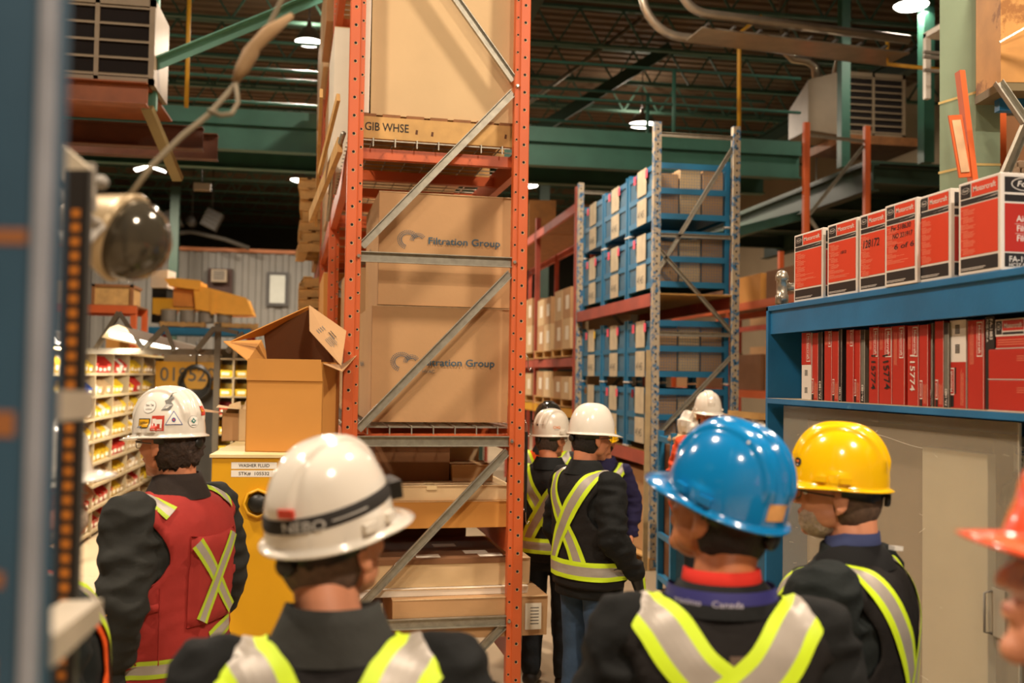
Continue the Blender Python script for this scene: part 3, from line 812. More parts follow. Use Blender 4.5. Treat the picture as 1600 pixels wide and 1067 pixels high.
# open carton
def open_carton():
    bl = pix(383, 690, 5.15); br = pix(503, 691, 5.15); w = (br-bl).length
    z0 = zt; h = (690-548)*5.15/FPX
    M = Matrix.Translation((bl.x, bl.y, z0)) @ Matrix.Rotation(math.atan2(br.y-bl.y, br.x-bl.x)-.03, 4, 'Z')
    t = thing('open_carton', 'golden brown open carton with raised flaps on the yellow locker', 'box', (bl.x, bl.y, z0), 0)
    d = .42; tk = .005
    b = MB(M)
    b.box(CARDO, 0, 0, 0, w, tk, h); b.box(CARDO, 0, d-tk, 0, w, d, h); b.box(CARDO, 0, 0, 0, tk, d, h); b.box(CARDO, w-tk, 0, 0, w, d, h); b.box(CARDO, 0, 0, 0, w, d, tk)
    b.build('walls', t)
    def flap(p, nm='flap', m=CARDO):
        b = MB(M); n = (V(*p[1])-V(*p[0])).cross(V(*p[3])-V(*p[0])).normalized()*.005
        q = [V(*a)+n for a in p]
        b.add(m, list(map(lambda a: V(*a), p))+q, [(0, 3, 2, 1), (4, 5, 6, 7), (0, 1, 5, 4), (1, 2, 6, 5), (2, 3, 7, 6), (3, 0, 4, 7)])
        return b.build(nm, t)
    # the front flap leans outward a little and shows the tape, others stand up
    f = flap([(0, -.002, h-.10), (w, -.002, h-.10), (w-.01, -.006, h+.012), (.005, -.006, h+.012)])
    flap([(0, .003, h), (0, d, h), (-.055, d+.02, h+.12), (-.16, .10, h+.10)])
    top = [(.0, d-.02, h), (w, d-.02, h), (w-.06, d-.05, h+.34), (-.02, d-.15, h+.22)]
    flap([(-.0, d*.55, h), (.0, d, h), (.26, d, h+.30), (-.16, d*.45, h+.155)], m=CARDD) if False else None
    flap([(.0, d, h), (w*.98, d, h), (w*.86, d-.05, h+.10), (.05, d-.04, h+.10)], m=CARD)
    flap([(w, d, h-.01), (w, 0, h-.01), (w+.10, .0, h-.05), (w+.11, d, h+.06)], m=CARD)
    # second loose carton lid lying tilted over the opening
    t2 = thing('carton_lid', 'upturned brown carton lid with black print resting on the open carton', 'box', M @ V(.1, .25, h), 0)
    def sheet(p, m, nm):
        b = MB(M); n = (V(*p[1])-V(*p[0])).cross(V(*p[3])-V(*p[0])).normalized()*.005
        q = [V(*a)+n for a in p]
        b.add(m, list(map(lambda a: V(*a), p))+q, [(0, 3, 2, 1), (4, 5, 6, 7), (0, 1, 5, 4), (1, 2, 6, 5), (2, 3, 7, 6), (3, 0, 4, 7)])
        return b.build(nm, t2)
    A = V(.0, .30, h+.012); B = V(.02, .10, h+.15); C = V(.25, .16, h+.295); D = V(w+.09, .24, h-.01); E = V(w+.06, .05, h+.15)
    sheet([(.005, .36, h+.005), (.375, .38, h+.005), (.27, .28, h+.30), (.0, .30, h+.155)], mat('dark_card_inside', '#6E4525', .85, var=.06), 'back_panel')
    sheet([(.0, .32, h+.15), (.27, .28, h+.30), (.245, .26, h+.305), (-.13, .12, h+.105)], CARDO, 'upper_flap')
    o = sheet([(.255, .26, h+.31), (.28, .18, h+.165), (.475, .08, h-.02), (.47, .22, h+.17)], CARD, 'side_panel')
    P0, P1, P3 = V(.28, .18, h+.165), V(.475, .08, h-.02), V(.255, .26, h+.31)
    ux = (P1-P0).normalized(); nn = ux.cross(P3-P0).normalized(); uy = nn.cross(ux)
    if (M.to_3x3() @ nn).dot(CAMP-(M @ P0)) < 0: nn = -nn
    fr = (M @ P0, M.to_3x3() @ ux, M.to_3x3() @ uy, M.to_3x3() @ nn)
    b = MB(); 
    for k in range(2): b.rect(INKK, fr, .075, .07+k*.012, .13, .074+k*.012, 14)
    for k in range(5): b.rect(INKG, fr, .10, .03+k*.009, .16+.01*(k % 2), .033+k*.009, 14)
    for k in range(4): b.rect(INKG, fr, .02, .03+k*.012, .05, .034+k*.012, 14)
    b.build('black_print', o)
open_carton()
# torn small cartons behind it
for (pxa, pya, w, h, d, m, lb, dd) in ((346, 683, .115, .165, .2, CARD, 'small torn brown carton behind the open carton, beside the curly haired man', 5.9),
                                    (372, 684, .10, .19, .2, CARDL, 'small pale torn carton tucked behind the open carton', 5.9)):
    a = pix(pxa, pya, dd)
    M = Matrix.Translation((a.x, a.y, zt)) @ Matrix.Rotation(.1, 4, 'Z')
    b = MB(M); tk = .004
    b.box(m, 0, 0, 0, w, tk, h); b.box(m, 0, d, 0, w, d+tk, h*1.1); b.box(m, 0, 0, 0, tk, d, h); b.box(m, w-tk, 0, 0, w, d, h*.9); b.box(m, 0, 0, 0, w, d, tk)
    b.add(m, [(0, 0, h), (0, d, h), (-.12, d, h+.02), (-.13, 0, h+.01)], [(0, 1, 2, 3)])
    b.add(EDGE, [(.02, d*.3, h), (w, d*.3, h*.9), (w*.9, d*.5, h+.07), (.04, d*.4, h+.05)], [(0, 1, 2, 3)])
    tag(b.build('torn_carton'), lb, 'box', 'torn cartons on the locker')

# ------------------------------------------------------------------ blue filter cabinet on the right
CX = 1.88
CY1 = pixX(1197, 500, CX).y; CY0 = 1.75; CT = 2.25; CS = 1.838; CD = .55
t = thing('filter_cabinet', 'blue steel shelf cabinet with a clear sliding door holding red filter boxes', 'cabinet', (CX+CD/2, (CY0+CY1)/2, 0))
MB().box(BLUE, CX, CY1-.022, 0, CX+CD, CY1, CT).build('side_panel', t, bevel=.002)
MB().box(BLUE, CX, CY0, 0, CX+CD, CY0+.022, CT).build('side_panel', t, bevel=.002)
b = MB(); b.box(BLUE, CX, CY0, CT-.022, CX+CD, CY1, CT); b.build('top_panel', t, bevel=.002)
b = MB(); b.box(BLUE, CX+.012, CY0+.022, CT-.125, CX+.03, CY1-.022, CT-.022); b.build('fascia', t)
b = MB(); b.box(BLUE, CX-.012, CY0+.022, CS-.022, CX+CD, CY1-.03, CS)
b.box(mat('shelf_edge_dust', '#B9A888', .7), CX-.011, CY0+.022, CS, CX+CD, CY1-.03, CS+.0006)
b.build('shelf', t)
MB().box(BLUE, CX+CD-.015, CY0, 0, CX+CD, CY1, CT-.022).build('back_panel', t)
b = MB()
for z in (.6, .08): b.box(BLUE, CX+.07, CY0+.022, z, CX+CD-.02, CY1-.022, z+.02)
b.build('inner_shelves', t)
ACR = bpy.data.materials.new('clear_acrylic'); ACR.use_nodes = True
nb = ACR.node_tree.nodes['Principled BSDF']; nb.inputs['Base Color'].default_value = rgb('#C9BFA8'); nb.inputs['Roughness'].default_value = .22
nb.inputs['Alpha'].default_value = .26
ya0 = pixX(1592, 700, CX+.04).y; ya1 = pixX(1224, 700, CX+.04).y
b = MB(); b.box(ACR, CX+.04, ya0, .08, CX+.044, ya1, CS-.03)
o = b.build('clear_door', t)
b = MB(); b.box(mat('acrylic_edge', '#C8C0AA', .3), CX+.038, ya0-.004, .08, CX+.046, ya0, CS-.03)
SCR = mat('scratch', '#E8E0CC', .5, var=0)
random.seed(12)
fr = (V(CX+.04, ya1, 0), V(0, -1, 0), V(0, 0, 1), V(-1, 0, 0))
L = ya1-ya0
for k in range(26):
    x = random.uniform(.05, L-.05); z = random.uniform(.9, CS-.08); a = random.uniform(-.3, 1.2); l = random.uniform(.01, .05)
    dx, dz = l*math.cos(a), l*math.sin(a)
    b.poly(SCR, fr, [(x, z), (x+dx, z+dz), (x+dx+.0008, z+dz-.0008), (x+.0008, z-.0008)])
pts = [(.55+i*.04, 1.715+.015*math.sin(i*.35)) for i in range(14)]
for i in range(13): b.poly(SCR, fr, [pts[i], pts[i+1], (pts[i+1][0], pts[i+1][1]-.0015), (pts[i][0], pts[i][1]-.0015)])
b.build('scratches_and_edge', o)
h0 = pixX(1548, 990, CX+.03); h1 = pixX(1568, 930, CX+.03)
b = MB(); b.tube(GREY, [(CX+.035, h0.y, h0.z), (CX+.01, h0.y, h0.z+.005), (CX+.01, h0.y, h1.z-.005), (CX+.035, h0.y, h1.z)], .004, 8)
b.box(mat('handle_plate', '#A89F8C', .4), CX+.034, h1.y, h0.z-.005, CX+.04, h0.y+.004, h1.z+.01)
b.build('door_handle', o)
# things behind the clear door
def inner(name, m, px0, px1, pyt, z0, X, dp, lb, cat):
    y1 = pixX(px0, pyt, X).y; y0 = pixX(px1, pyt, X).y; zt_ = pixX(px0, pyt, X).z
    o = MB().box(m, X, y0, z0, X+dp, y1, zt_).build(name, None, bevel=.003); return tag(o, lb, cat)
inner('large_panel_box', mat('grey_tan_board', '#AE9A7C', .7, var=.12, vscale=3), 1262, 1552, 655, .622, CX+.16, .2, 'big dull tan board standing behind the clear cabinet door', 'board')
inner('cream_sheet', mat('cream_sheet', '#EFE4C2', .7, var=.08, vscale=4), 1441, 1543, 697, .622, CX+.10, .03, 'tall cream sheet leaning behind the clear cabinet door', 'sheet')
a = pixX(1584, 697, CX+.2); c = pixX(1640, 745, CX+.2)
o = tag(MB().box(WHT, CX+.2, c.y, c.z, CX+.205, a.y, a.z).build('notice_sign'), 'white and blue notice sign inside the cabinet beyond the clear door edge', 'sign')
fr = (V(CX+.2, a.y, c.z), V(0, -1, 0), V(0, 0, 1), V(-1, 0, 0)); hh = a.z-c.z; ww = a.y-c.y
b = MB(); b.rect(mat('sign_blue', '#2E5E96', .5, var=0), fr, .01, hh*.68, ww-.005, hh-.004, 1)
b.text(WHT, fr, 'NOTICE', .018, hh*.73, hh*.19, 2); b.text(INKK, fr, 'A', .035, hh*.42, hh*.15, 2); b.text(INKK, fr, 'P', .035, hh*.2, hh*.15, 2)
b.build('lettering', o)
b = MB()
random.seed(3)
c = pixX(1600, 760, CX+.25)
rows = []
for i in range(12):
    row = []
    for j in range(16):
        a_ = 2*math.pi*j/16; e = -math.pi/2+math.pi*i/11
        nz = 1+.35*noise.noise(V(math.cos(a_)*2.3+i*.5, math.sin(a_)*2.3, e*2))
        row.append((c.x+.07*nz*math.cos(e)*math.cos(a_), c.y+.10*nz*math.cos(e)*math.sin(a_)-.02, c.z-.04+.09*nz*math.sin(e)))
    rows.append(row)
b.grid(mat('clear_bag', '#BDB6A4', .15, var=.3, vscale=20), rows, True, False)
tag(b.build('plastic_bag'), 'crumpled shiny plastic bag of parts under the notice sign', 'bag')

# ------------------------------------------------------------------ red filter boxes
FRED = mat('carton_red', '#DC3F1C', 0.5, var=.04); FREDD = mat('carton_deep_red', '#B8281A', 0.5, var=.04)
FBLK = mat('carton_black', '#211D1C', .5, var=0); FWHT = mat('carton_white', '#E3D9CC', .55, var=.03)
FLINE = mat('carton_small_print', '#F09070', .6, var=0)
def ford_oval(b, fr, x, y, rx, ry, lay=3):
    for (k, m, l) in ((1.0, FWHT, lay), (.93, FBLK, lay+1)):
        b.poly(m, fr, [(x+rx*k*math.cos(a*math.pi/12), y+ry*(k if k == 1 else .88)*math.sin(a*math.pi/12)) for a in range(24)], l)
    b.text(FWHT, fr, 'Ford', x, y-ry*.38, ry*.85, lay+2, 'C', width=rx*1.25, shear=.25)
def motor_box(y_far, y_near, X, z0, h, dp, label, notes):
    w = y_far-y_near
    t = MB().box(FWHT, X, y_near, z0, X+dp, y_far, z0+h).build('filter_carton', None, bevel=.0025)
    tag(t, label, 'box', 'air filter cartons on top of the blue cabinet')
    fr = (V(X, y_far, z0), V(0, -1, 0), V(0, 0, 1), V(-1, 0, 0)); m_ = .012
    b = MB()
    b.rect(FBLK, fr, m_, h*.825, w*.30, h-.008, 2); b.rect(FRED, fr, w*.325, h*.825, w-m_, h-.008, 2)
    ford_oval(b, fr, m_+(w*.30-m_)/2, h*.905, w*.105, h*.033)
    b.text(FWHT, fr, 'Motorcraft', w*.36, h*.875, h*.058, 3, width=w*.54)
    b.rect(FBLK, fr, m_, h*.755, w-m_, h*.81, 2)
    for k in range(5): b.poly(FWHT, fr, [(w*(.45+k*.05), h*.775), (w*.93, h*(.782+k*.004)), (w*.94, h*(.784+k*.004)), (w*(.5+k*.05), h*.777)], 3)
    b.rect(FRED, fr, m_, h*.20, w-m_, h*.742, 2)
    y = .70
    random.seed(int(w*9999))
    for blk in range(6):
        n = random.choice([3, 4, 5]); b.rect(FLINE, fr, w*.07, h*y, w*.25, h*(y+.006), 3); y -= .016
        for q in range(n):
            b.rect(FLINE, fr, w*(.12 if n > 3 else .07), h*y, w*random.uniform(.35, .42 if n > 3 else .8), h*(y+.0045), 3); y -= .0135
        y -= .012
        if y < .24: break
    b.rect(FBLK, fr, m_, .010, w-m_, h*.175, 2)
    b.add(FBLK, [], [])
    for k in range(2): b.rect(FWHT, fr, w*.07, h*(.05+k*.016), w*(.62+k*.04), h*(.056+k*.016), 3)
    b.build('printed_front', t)
    b = MB()
    if notes:
        for (s, x, y, hh) in notes: b.text(INKK, fr, s, w*x, h*y, h*hh, 4, shear=.15, width=w*.2 if s == '1812' else w*.62)
        b.build('marker_writing', t)
    # end panel facing down the aisle
    fr = (V(X, y_near, z0), V(1, 0, 0), V(0, 0, 1), V(0, -1, 0)); w2 = dp; b = MB()
    b.rect(FBLK, fr, .012, h*.80, w2-.012, h-.012, 2); b.rect(FBLK, fr, .012, h*.705, w2-.012, h*.775, 2); b.rect(FREDD, fr, .012, h*.19, w2-.012, h*.685, 2); b.rect(FBLK, fr, .012, .01, w2-.012, h*.175, 2)
    ford_oval(b, fr, w2*.26, h*.885, .045, .020)
    for (s, y) in (('Air Filter', .50), ('Filtre à air', .40), ('Filtro de aire', .30)): b.text(FWHT, fr, s, .05, h*y, h*.062, 3)
    for y in (.475, .375): b.rect(FWHT, fr, .045, h*y, w2*.8, h*(y+.003), 3)
    b.text(FWHT, fr, 'FA-1928', .025, h*.085, h*.06, 3); b.text(FWHT, fr, 'HC3Z-9601-A', .025, h*.035, h*.038, 3)
    b.build('printed_end', t)
px = [(1241, 1286, 0), (1293, 1340, 0), (1343, 1386, .0), (1383, 1433, -.02), (1435.5, 1486, -.005), (1498, 1564, -.012)]
notes = [None, [('1812', .45, .56, .04)], [('128172', .12, .56, .10)], [('Fw 518630', .2, .67, .06), ('NO 331917', .25, .57, .06), ('6 of 6', .3, .44, .06)], None, None]
lbs = ['red air filter carton at the pipe end of the row on the blue cabinet', 'red air filter carton with small pencilled digits, second from the pipe end',
       'red air filter carton marked 128172 by hand', 'red air filter carton with three handwritten lines standing proud of the row',
       'plain red air filter carton between the handwritten one and the largest one', 'large red air filter carton showing its FA-1928 end panel']
for (a, c, dx), n_, lb in zip(px, notes, lbs):
    X = CX+.016+dx
    motor_box(pixX(a, 400, X).y, pixX(c, 400, X).y, X, CT+.001, .287, .30, lb, n_)
# filter boxes on the shelf inside the cabinet
S = .2563
def sx(z): return 1190+z*S
items = [  # zoomed px start, end, kind
 (245, 302, 'mixed'), (303, 345, 'redL'), (346, 371, 'black'), (383, 429, 'redS'), (430, 470, 'redL'), (471, 490, 'black'), (516, 562, 'redS'), (563, 603, 'redL'), (605, 630, 'grey'), (655, 714, 'note1'),
 (717, 796, 'note2'), (798, 874, 'redM'), (890, 958, 'note3'), (961, 1015, 'redL'), (1016, 1042, 'grey'), (1056, 1111, 'redL'), (1112, 1142, 'grey'), (1147, 1246, 'whitetop'), (1257, 1358, 'redM'), (1364, 1420, 'blackfa')]
random.seed(21)
words_ = {'mixed': 'thin filter box with white lower half and two barcodes, first on the shelf'}
BARG = mat('grey_box_side', '#6F6C60', .5, var=.25, vscale=12)
for i, (za, zb, kind) in enumerate(items):
    X = CX+.06+random.uniform(-.006, .006); ya, yb = pixX(sx(za), 570, X).y, pixX(sx(zb), 570, X).y
    h = .282+random.uniform(-.006, .004); w = ya-yb
    base = {'black': FBLK, 'blackfa': FBLK, 'grey': BARG, 'whitetop': FWHT, 'mixed': FWHT}.get(kind, FREDD)
    t = MB().box(base, X, yb, CS+.001, X+.30, ya, CS+h).build('filter_box', None, bevel=.0015)
    desc = {'mixed': 'thin filter box with white lower half and barcodes', 'redL': 'thin red filter box with a low printed band', 'redS': 'plain thin red filter box with a high printed band', 'black': 'slim black filter box spine',
            'grey': 'slim grey filter box spine', 'note1': 'red filter box marked 115774 in thin black pen', 'note2': 'red filter box marked 115774 in bold black pen', 'redM': 'red filter box with a tall name strip',
            'note3': 'red filter box marked 115774 in white', 'whitetop': 'filter box with white upper half and two barcodes', 'blackfa': 'black filter box end lettered FA-1883'}[kind]
    tag(t, desc+', %s standing on the cabinet shelf' % ORD[i] if i < 18 else desc+', %s on the cabinet shelf' % ['next to last', 'last'][i-18], 'box', 'filter boxes standing inside the cabinet')
    fr = (V(X, ya, CS+.001), V(0, -1, 0), V(0, 0, 1), V(-1, 0, 0)); b = MB()
    def motor_strip(x, y0, y1, wd, up=True):
        b.rect(FWHT, fr, x-wd*.6, y0-.004, x+wd*.6, y1+.004, 2); b.rect(FREDD, fr, x-wd*.5, y0, x+wd*.5, y1, 3)
        hh = wd*.55; L_ = y1-y0-.01
        if up: b.text(FWHT, fr, 'Motorcraft', x+hh*.4, y0+.005, hh, 4, rot=math.pi/2, width=L_)
        else: b.text(FWHT, fr, 'Motorcraft', x-hh*.4, y1-.005, hh, 4, rot=-math.pi/2, width=L_)
    def lines(x0, x1, y0, y1):
        x = x0
        while x < x1: b.rect(FLINE, fr, x, y0, x+.0012, y1*random.uniform(.85, 1), 2); x += .0035
    e = .0015
    if kind == 'mixed':
        b.rect(FREDD, fr, 0, h*.52, w, h, 1); motor_strip(w*.72, h*.58, h*.97, w*.34, False)
        for yy in (.10, .36): 
            for q in range(5): b.rect(INKG, fr, w*.35, h*yy+q*.005, w*.65, h*yy+q*.005+.003, 2)
    elif kind == 'redL':
        motor_strip(w*.25, h*.10, h*.30, w*.26); b.rect(FBLK, fr, w*.12, 0, w*.38, h*.085, 3); lines(w*.5, w*.85, h*.03, h*.28)
        b.rect(FWHT, fr, w-e, 0, w, h, 2)
    elif kind == 'redS':
        motor_strip(w*.72, h*.78, h*.97, w*.3, False); lines(w*.1, w*.45, h*.8, h*.97); b.rect(FWHT, fr, w-e, 0, w, h, 2)
    elif kind in ('black', 'grey'):
        b.rect(FBLK, fr, 0, 0, w, h*.16, 1); b.text(FWHT, fr, 'FA-1883', w*.72, .006, w*.42, 3, rot=math.pi/2); b.rect(FWHT, fr, w-e, 0, w, h, 2)
        b.rect(FBLK, fr, 0, h*.86, w, h, 1)
    elif kind[:4] == 'note':
        motor_strip(w*.70, h*.62, h*.96, w*.36, False) if kind != 'note2' else motor_strip(w*.72, h*.62, h*.96, w*.4, False)
        m = {'note1': INKK, 'note2': INKK, 'note3': FWHT}[kind]
        b.text(m, fr, '115774', w*.30, h*.66, w*.42, 5, rot=-math.pi/2+(.12 if kind == 'note2' else 0), width=h*.48)
        lines(w*.08, w*.3, h*.7, h*.96); b.rect(FWHT, fr, w-e, 0, w, h, 2)
    elif kind == 'redM':
        motor_strip(w*.74, h*.60, h*.96, w*.28, False); lines(w*.15, w*.4, h*.5, h*.96); b.rect(FWHT, fr, w-e*2, 0, w-e, h, 2)
    elif kind == 'whitetop':
        b.rect(FREDD, fr, 0, 0, w, h*.52, 1); motor_strip(w*.16, h*.16, h*.44, w*.24); b.rect(FBLK, fr, w*.03, .003, w*.28, h*.14, 3); lines(w*.7, w*.9, h*.03, h*.45); b.rect(FBLK, fr, w*.34, h*.16, w*.42, h*.46, 3)
        for yy in (.62, .84):
            for q in range(6): b.rect(INKK, fr, w*.36, h*yy+q*.005, w*.64, h*yy+q*.005+.003, 2)
    elif kind == 'blackfa':
        b.text(FWHT, fr, 'FA-1883', w*.55, h*.97, w*.30, 3, rot=-math.pi/2); b.text(FWHT, fr, '7C3Z-9601-A', w*.18, h*.97, w*.2, 3, rot=-math.pi/2)
    b.build('printed_spine', t)
# red boxes lying flat at the near end of the shelf
X = CX+.05; ya = pixX(sx(1383), 600, X).y
def lying(z0, z1, ya_, lb, head):
    t = MB().box(FREDD, X, ya_-.45, CS+z0, X+.28, ya_, CS+z1).build('filter_box', None, bevel=.003); tag(t, lb, 'box', 'filter boxes lying flat inside the cabinet')
    fr = (V(X, ya_, CS+z0), V(0, -1, 0), V(0, 0, 1), V(-1, 0, 0)); b = MB(); h = z1-z0
    if head:
        b.rect(FWHT, fr, .0, h*.42, .13, h, 2); b.rect(FBLK, fr, .003, h*.48, .03, h*.96, 3); b.rect(FREDD, fr, .033, h*.6, .127, h*.96, 3); ford_oval(b, fr, .0165, h*.76, .010, h*.12, 4)
        b.text(FWHT, fr, 'Motorcraft', .04, h*.7, h*.16, 4, width=.08); b.rect(FBLK, fr, .033, h*.47, .127, h*.56, 3)
        for k in range(3): b.rect(FLINE, fr, .01, h*(.12+k*.08), .2, h*(.14+k*.08), 2)
    else:
        for k in range(3): b.rect(FLINE, fr, .13, h*(.75-k*.07), .2, h*(.765-k*.07), 2)
    b.rect(FWHT, fr, 0, -.001, .45, .001, 2)
    b.build('print', t)
lying(.001, .092, ya, 'plain red filter box lying flat, bottom of three at the cabinet shelf end', False)
lying(.094, .184, ya, 'plain red filter box lying flat, middle of three at the cabinet shelf end', False)
lying(.186, .272, ya-.035, 'red filter box lying on top of two others with a black and red panel', True)
# capped grey pipe behind the cabinet
a = pix(1222, 432, 4.6)
b = MB(Matrix.Translation((a.x, a.y, 0)))
b.lathe(SILV, [(.022, 0), (.022, CT+.02), (.03, CT+.02), (.03, CT+.06), (.025, CT+.065), (.025, a.z-.02), (.03, a.z-.018), (.03, a.z), (.022, a.z+.022), (.006, a.z+.03)], 18)
b.tube(SILV, [(.02, 0, CT+.10), (.14, 0, CT+.10)], .02, 10)
tag(b.build('capped_pipe'), 'grey capped standpipe rising behind the corner of the blue cabinet', 'pipe')

# ------------------------------------------------------------------ column with taped orange stick, plywood crate and rack on the right
a = pix(1500, 300, 6.0); c = pix(1562, 300, 5.95)
w = .2
t = thing('steel_column', 'sage green boxed column behind the filter cartons', 'column', (a.x+.12, a.y+.1, 0), R(-9))
M = Matrix.Translation((a.x, a.y, 0)) @ Matrix.Rotation(R(-38), 4, 'Z')
MM_ = Matrix.Translation((pix(1525, 300, 5.92).x, pix(1525, 300, 5.92).y, 0)) @ Matrix.Rotation(R(-9.6), 4, 'Z')
b = MB(MM_); b.add(COLG, [(0, 0, 0), (.145, .0, 0), (.145, .2, 0), (-.13, .2, 0), (0, 0, 8.2), (.145, 0, 8.2), (.145, .2, 8.2), (-.13, .2, 8.2)], [(0, 1, 5, 4), (1, 2, 6, 5), (2, 3, 7, 6), (3, 0, 4, 7)])
b.build('shaft', t)
b = MB(MM_)
for z in (3.38, 2.98):
    z = 1.92+(597-{3.38: 146, 2.98: 259}[z])*5.95/FPX
    b.add(mat('masking_tape', '#D8BE78', .6), [(-.136, .205, z-.012), (-.002, -.004, z), (.148, -.004, z), (-.136, .205, z+.003), (-.002, -.004, z+.015), (.148, -.004, z+.015)], [(0, 1, 4, 3), (1, 2, 5, 4)])
b.build('tape_band', t)
p = pix(1500, 112, 5.85); q = pix(1521, 287, 5.75)
t = thing('orange_rack_part', 'orange angle bar taped to the sage green column with a scuffed plate', 'bar', q)
MB().beam(ORANGE, p, q, .035, .05).build('angle_bar', t)
p = pix(1492, 180, 5.78); q = pix(1509, 277, 5.74)
MB().beam(ORANGE, p, q, .085, .01).build('plate', t)
b = MB(); d_ = (q-p).normalized(); b.beam(mat('scuffed_tan', '#C8A078', .6, var=.3), p+d_*.03-FW*.008, q-d_*.03-FW*.008, .055, .002); b.build('worn_patch', t)
def px_box(name, m, x0, y0, x1, y1, d, dp, lb, cat, parent=None, group=None, bevel=0):
    a = pix(x0, y1, d); c = pix(x1, y1, d); z1 = pix(x0, y0, d).z
    M = Matrix.Translation((a.x, a.y, a.z)) @ Matrix.Rotation(math.atan2(c.y-a.y, c.x-a.x), 4, 'Z')
    o = MB(M).box(m, 0, 0, 0, (V(c.x, c.y, 0)-V(a.x, a.y, 0)).length, dp, z1-a.z).build(name, parent, bevel)
    if parent is None: tag(o, lb, cat, group)
    return o
PLY = mat('plywood', '#C08A48', .7, var=.25, vscale=4, spots='#8E5C26', sscale=3, sth=.55)
px_box('plywood_crate', PLY, 1564, -80, 1760, 128, 5.6, .30, 'plywood crate high up beside the sage green column', 'crate')
b = MB(); b.beam(STEEL, pix(1562, 66, 5.58), pix(1640, 22, 5.5), .01, .012)
b.build('metal_strap', bpy.data.objects['plywood_crate'])
t = thing('corner_rack', 'rack beside the sage column with grey braces and blue beam', 'pallet rack', pix(1620, 300, 5.3))
px_box('beam', BLUE, 1562, 140, 1760, 172, 5.75, .06, '', '', t)
px_box('deck', mat('deck_mesh', '#6E6040', .7), 1562, 128, 1760, 141, 5.6, .30, '', '', t)
MB().chan(GALV, pix(1560, 128, 5.4), pix(1604, 192, 5.3), .05, .03).build('brace', t)
MB().chan(GALV, pix(1606, 190, 5.3), pix(1568, 278, 5.4), .05, .03).build('brace', t)
a = pix(1612, 300, 5.3)
MB().box(ORANGE, a.x+.5, a.y, 0, a.x+.58, a.y+.07, 5.2).build('upright', t)
MB().box(ORANGE, a.x+.5, a.y+1.0, 0, a.x+.58, a.y+1.07, 5.2).build('upright', t)
px_box('shelf_board', WOODD, 1562, 283, 1760, 292, 6.3, .9, '', '', t)
random.seed(9)
PAV = mat('wrapped_sack', '#9C8468', .7, var=.25, vscale=9)
for r_ in range(3):
    for k in range(5):
        px_box('paper_sack', PAV, 1562+k*15+(r_ % 2)*5, 254+r_*10-4, 1575+k*15+(r_ % 2)*5, 263+r_*10, 6.6, .3,
               'small tan wrapped sack, %s in the %s layer behind the column' % (ORD[k], ['top', 'middle', 'bottom'][r_]), 'sack', None, 'tan sacks behind the column', .008)
px_box('sack_backdrop_carton', CARDD, 1562, 180, 1760, 250, 7.4, .8, 'dark brown carton above the tan sacks', 'box')

# ------------------------------------------------------------------ blue bin rack in the middle distance
BX0 = 3.06; BW = .92; BY0 = pix(1020, 600, 10.0).y; BAYB = 3.3; BH = 4.52
t = thing('blue_bin_rack', 'worn blue pallet rack holding stacked blue steel bins', 'pallet rack', (BX0+BW/2, BY0, 0))
for y in (BY0, BY0+BAYB):
    for x in (BX0, BX0+BW-.075):
        b = MB(); b.box(BLUED, x, y, 0, x+.075, y+.07, BH)
        z = .1
        while z < BH-.05:
            b.box(HOLE, x+.03, y-.001, z, x+.045, y, z+.02); z += .076
        b.build('upright', t)
    for z in (BH-.12, 3.42-.05, 2.37, 1.2, .3):
        MB().chan(GALV, (BX0+.07, y+.03, z), (BX0+BW-.07, y+.03, z), .04, .03).build('brace', t)
    for (z0, z1, f) in ((3.3, 4.3, 1), (2.65, 3.3, -1), (2.3, 1.65, -1)):
        xa, xb = (BX0+.07, BX0+BW-.07)
        if f > 0: MB().chan(GALV, (xa, y+.03, z0-.28+.0), (xb, y+.03, z1), .04, .03).build('brace', t)
        elif z0 > 2.5: MB().chan(GALV, (xa, y+.03, 3.22), (xb, y+.03, 2.4), .04, .03).build('brace', t)
        else: MB().chan(GALV, (xb, y+.03, 2.15), (xa, y+.03, 1.35), .04, .03).build('brace', t)
BL1, BL2 = 1.16, 2.78
for z in (BL1, BL2):
    for x in (BX0, BX0+BW-.05):
        MB().box(ORANGE2, x-.005, BY0+.07, z-.13, x+.05, BY0+BAYB, z).build('beam', t)
    MB().box(mat('plywood_deck', '#B08440', .7, var=.2), BX0+.02, BY0+.02, z-.015, BX0+BW-.02, BY0+BAYB, z).build('deck', t)
NOTE = mat('bin_note', '#C9BFA2', .7, var=.15, vscale=8)
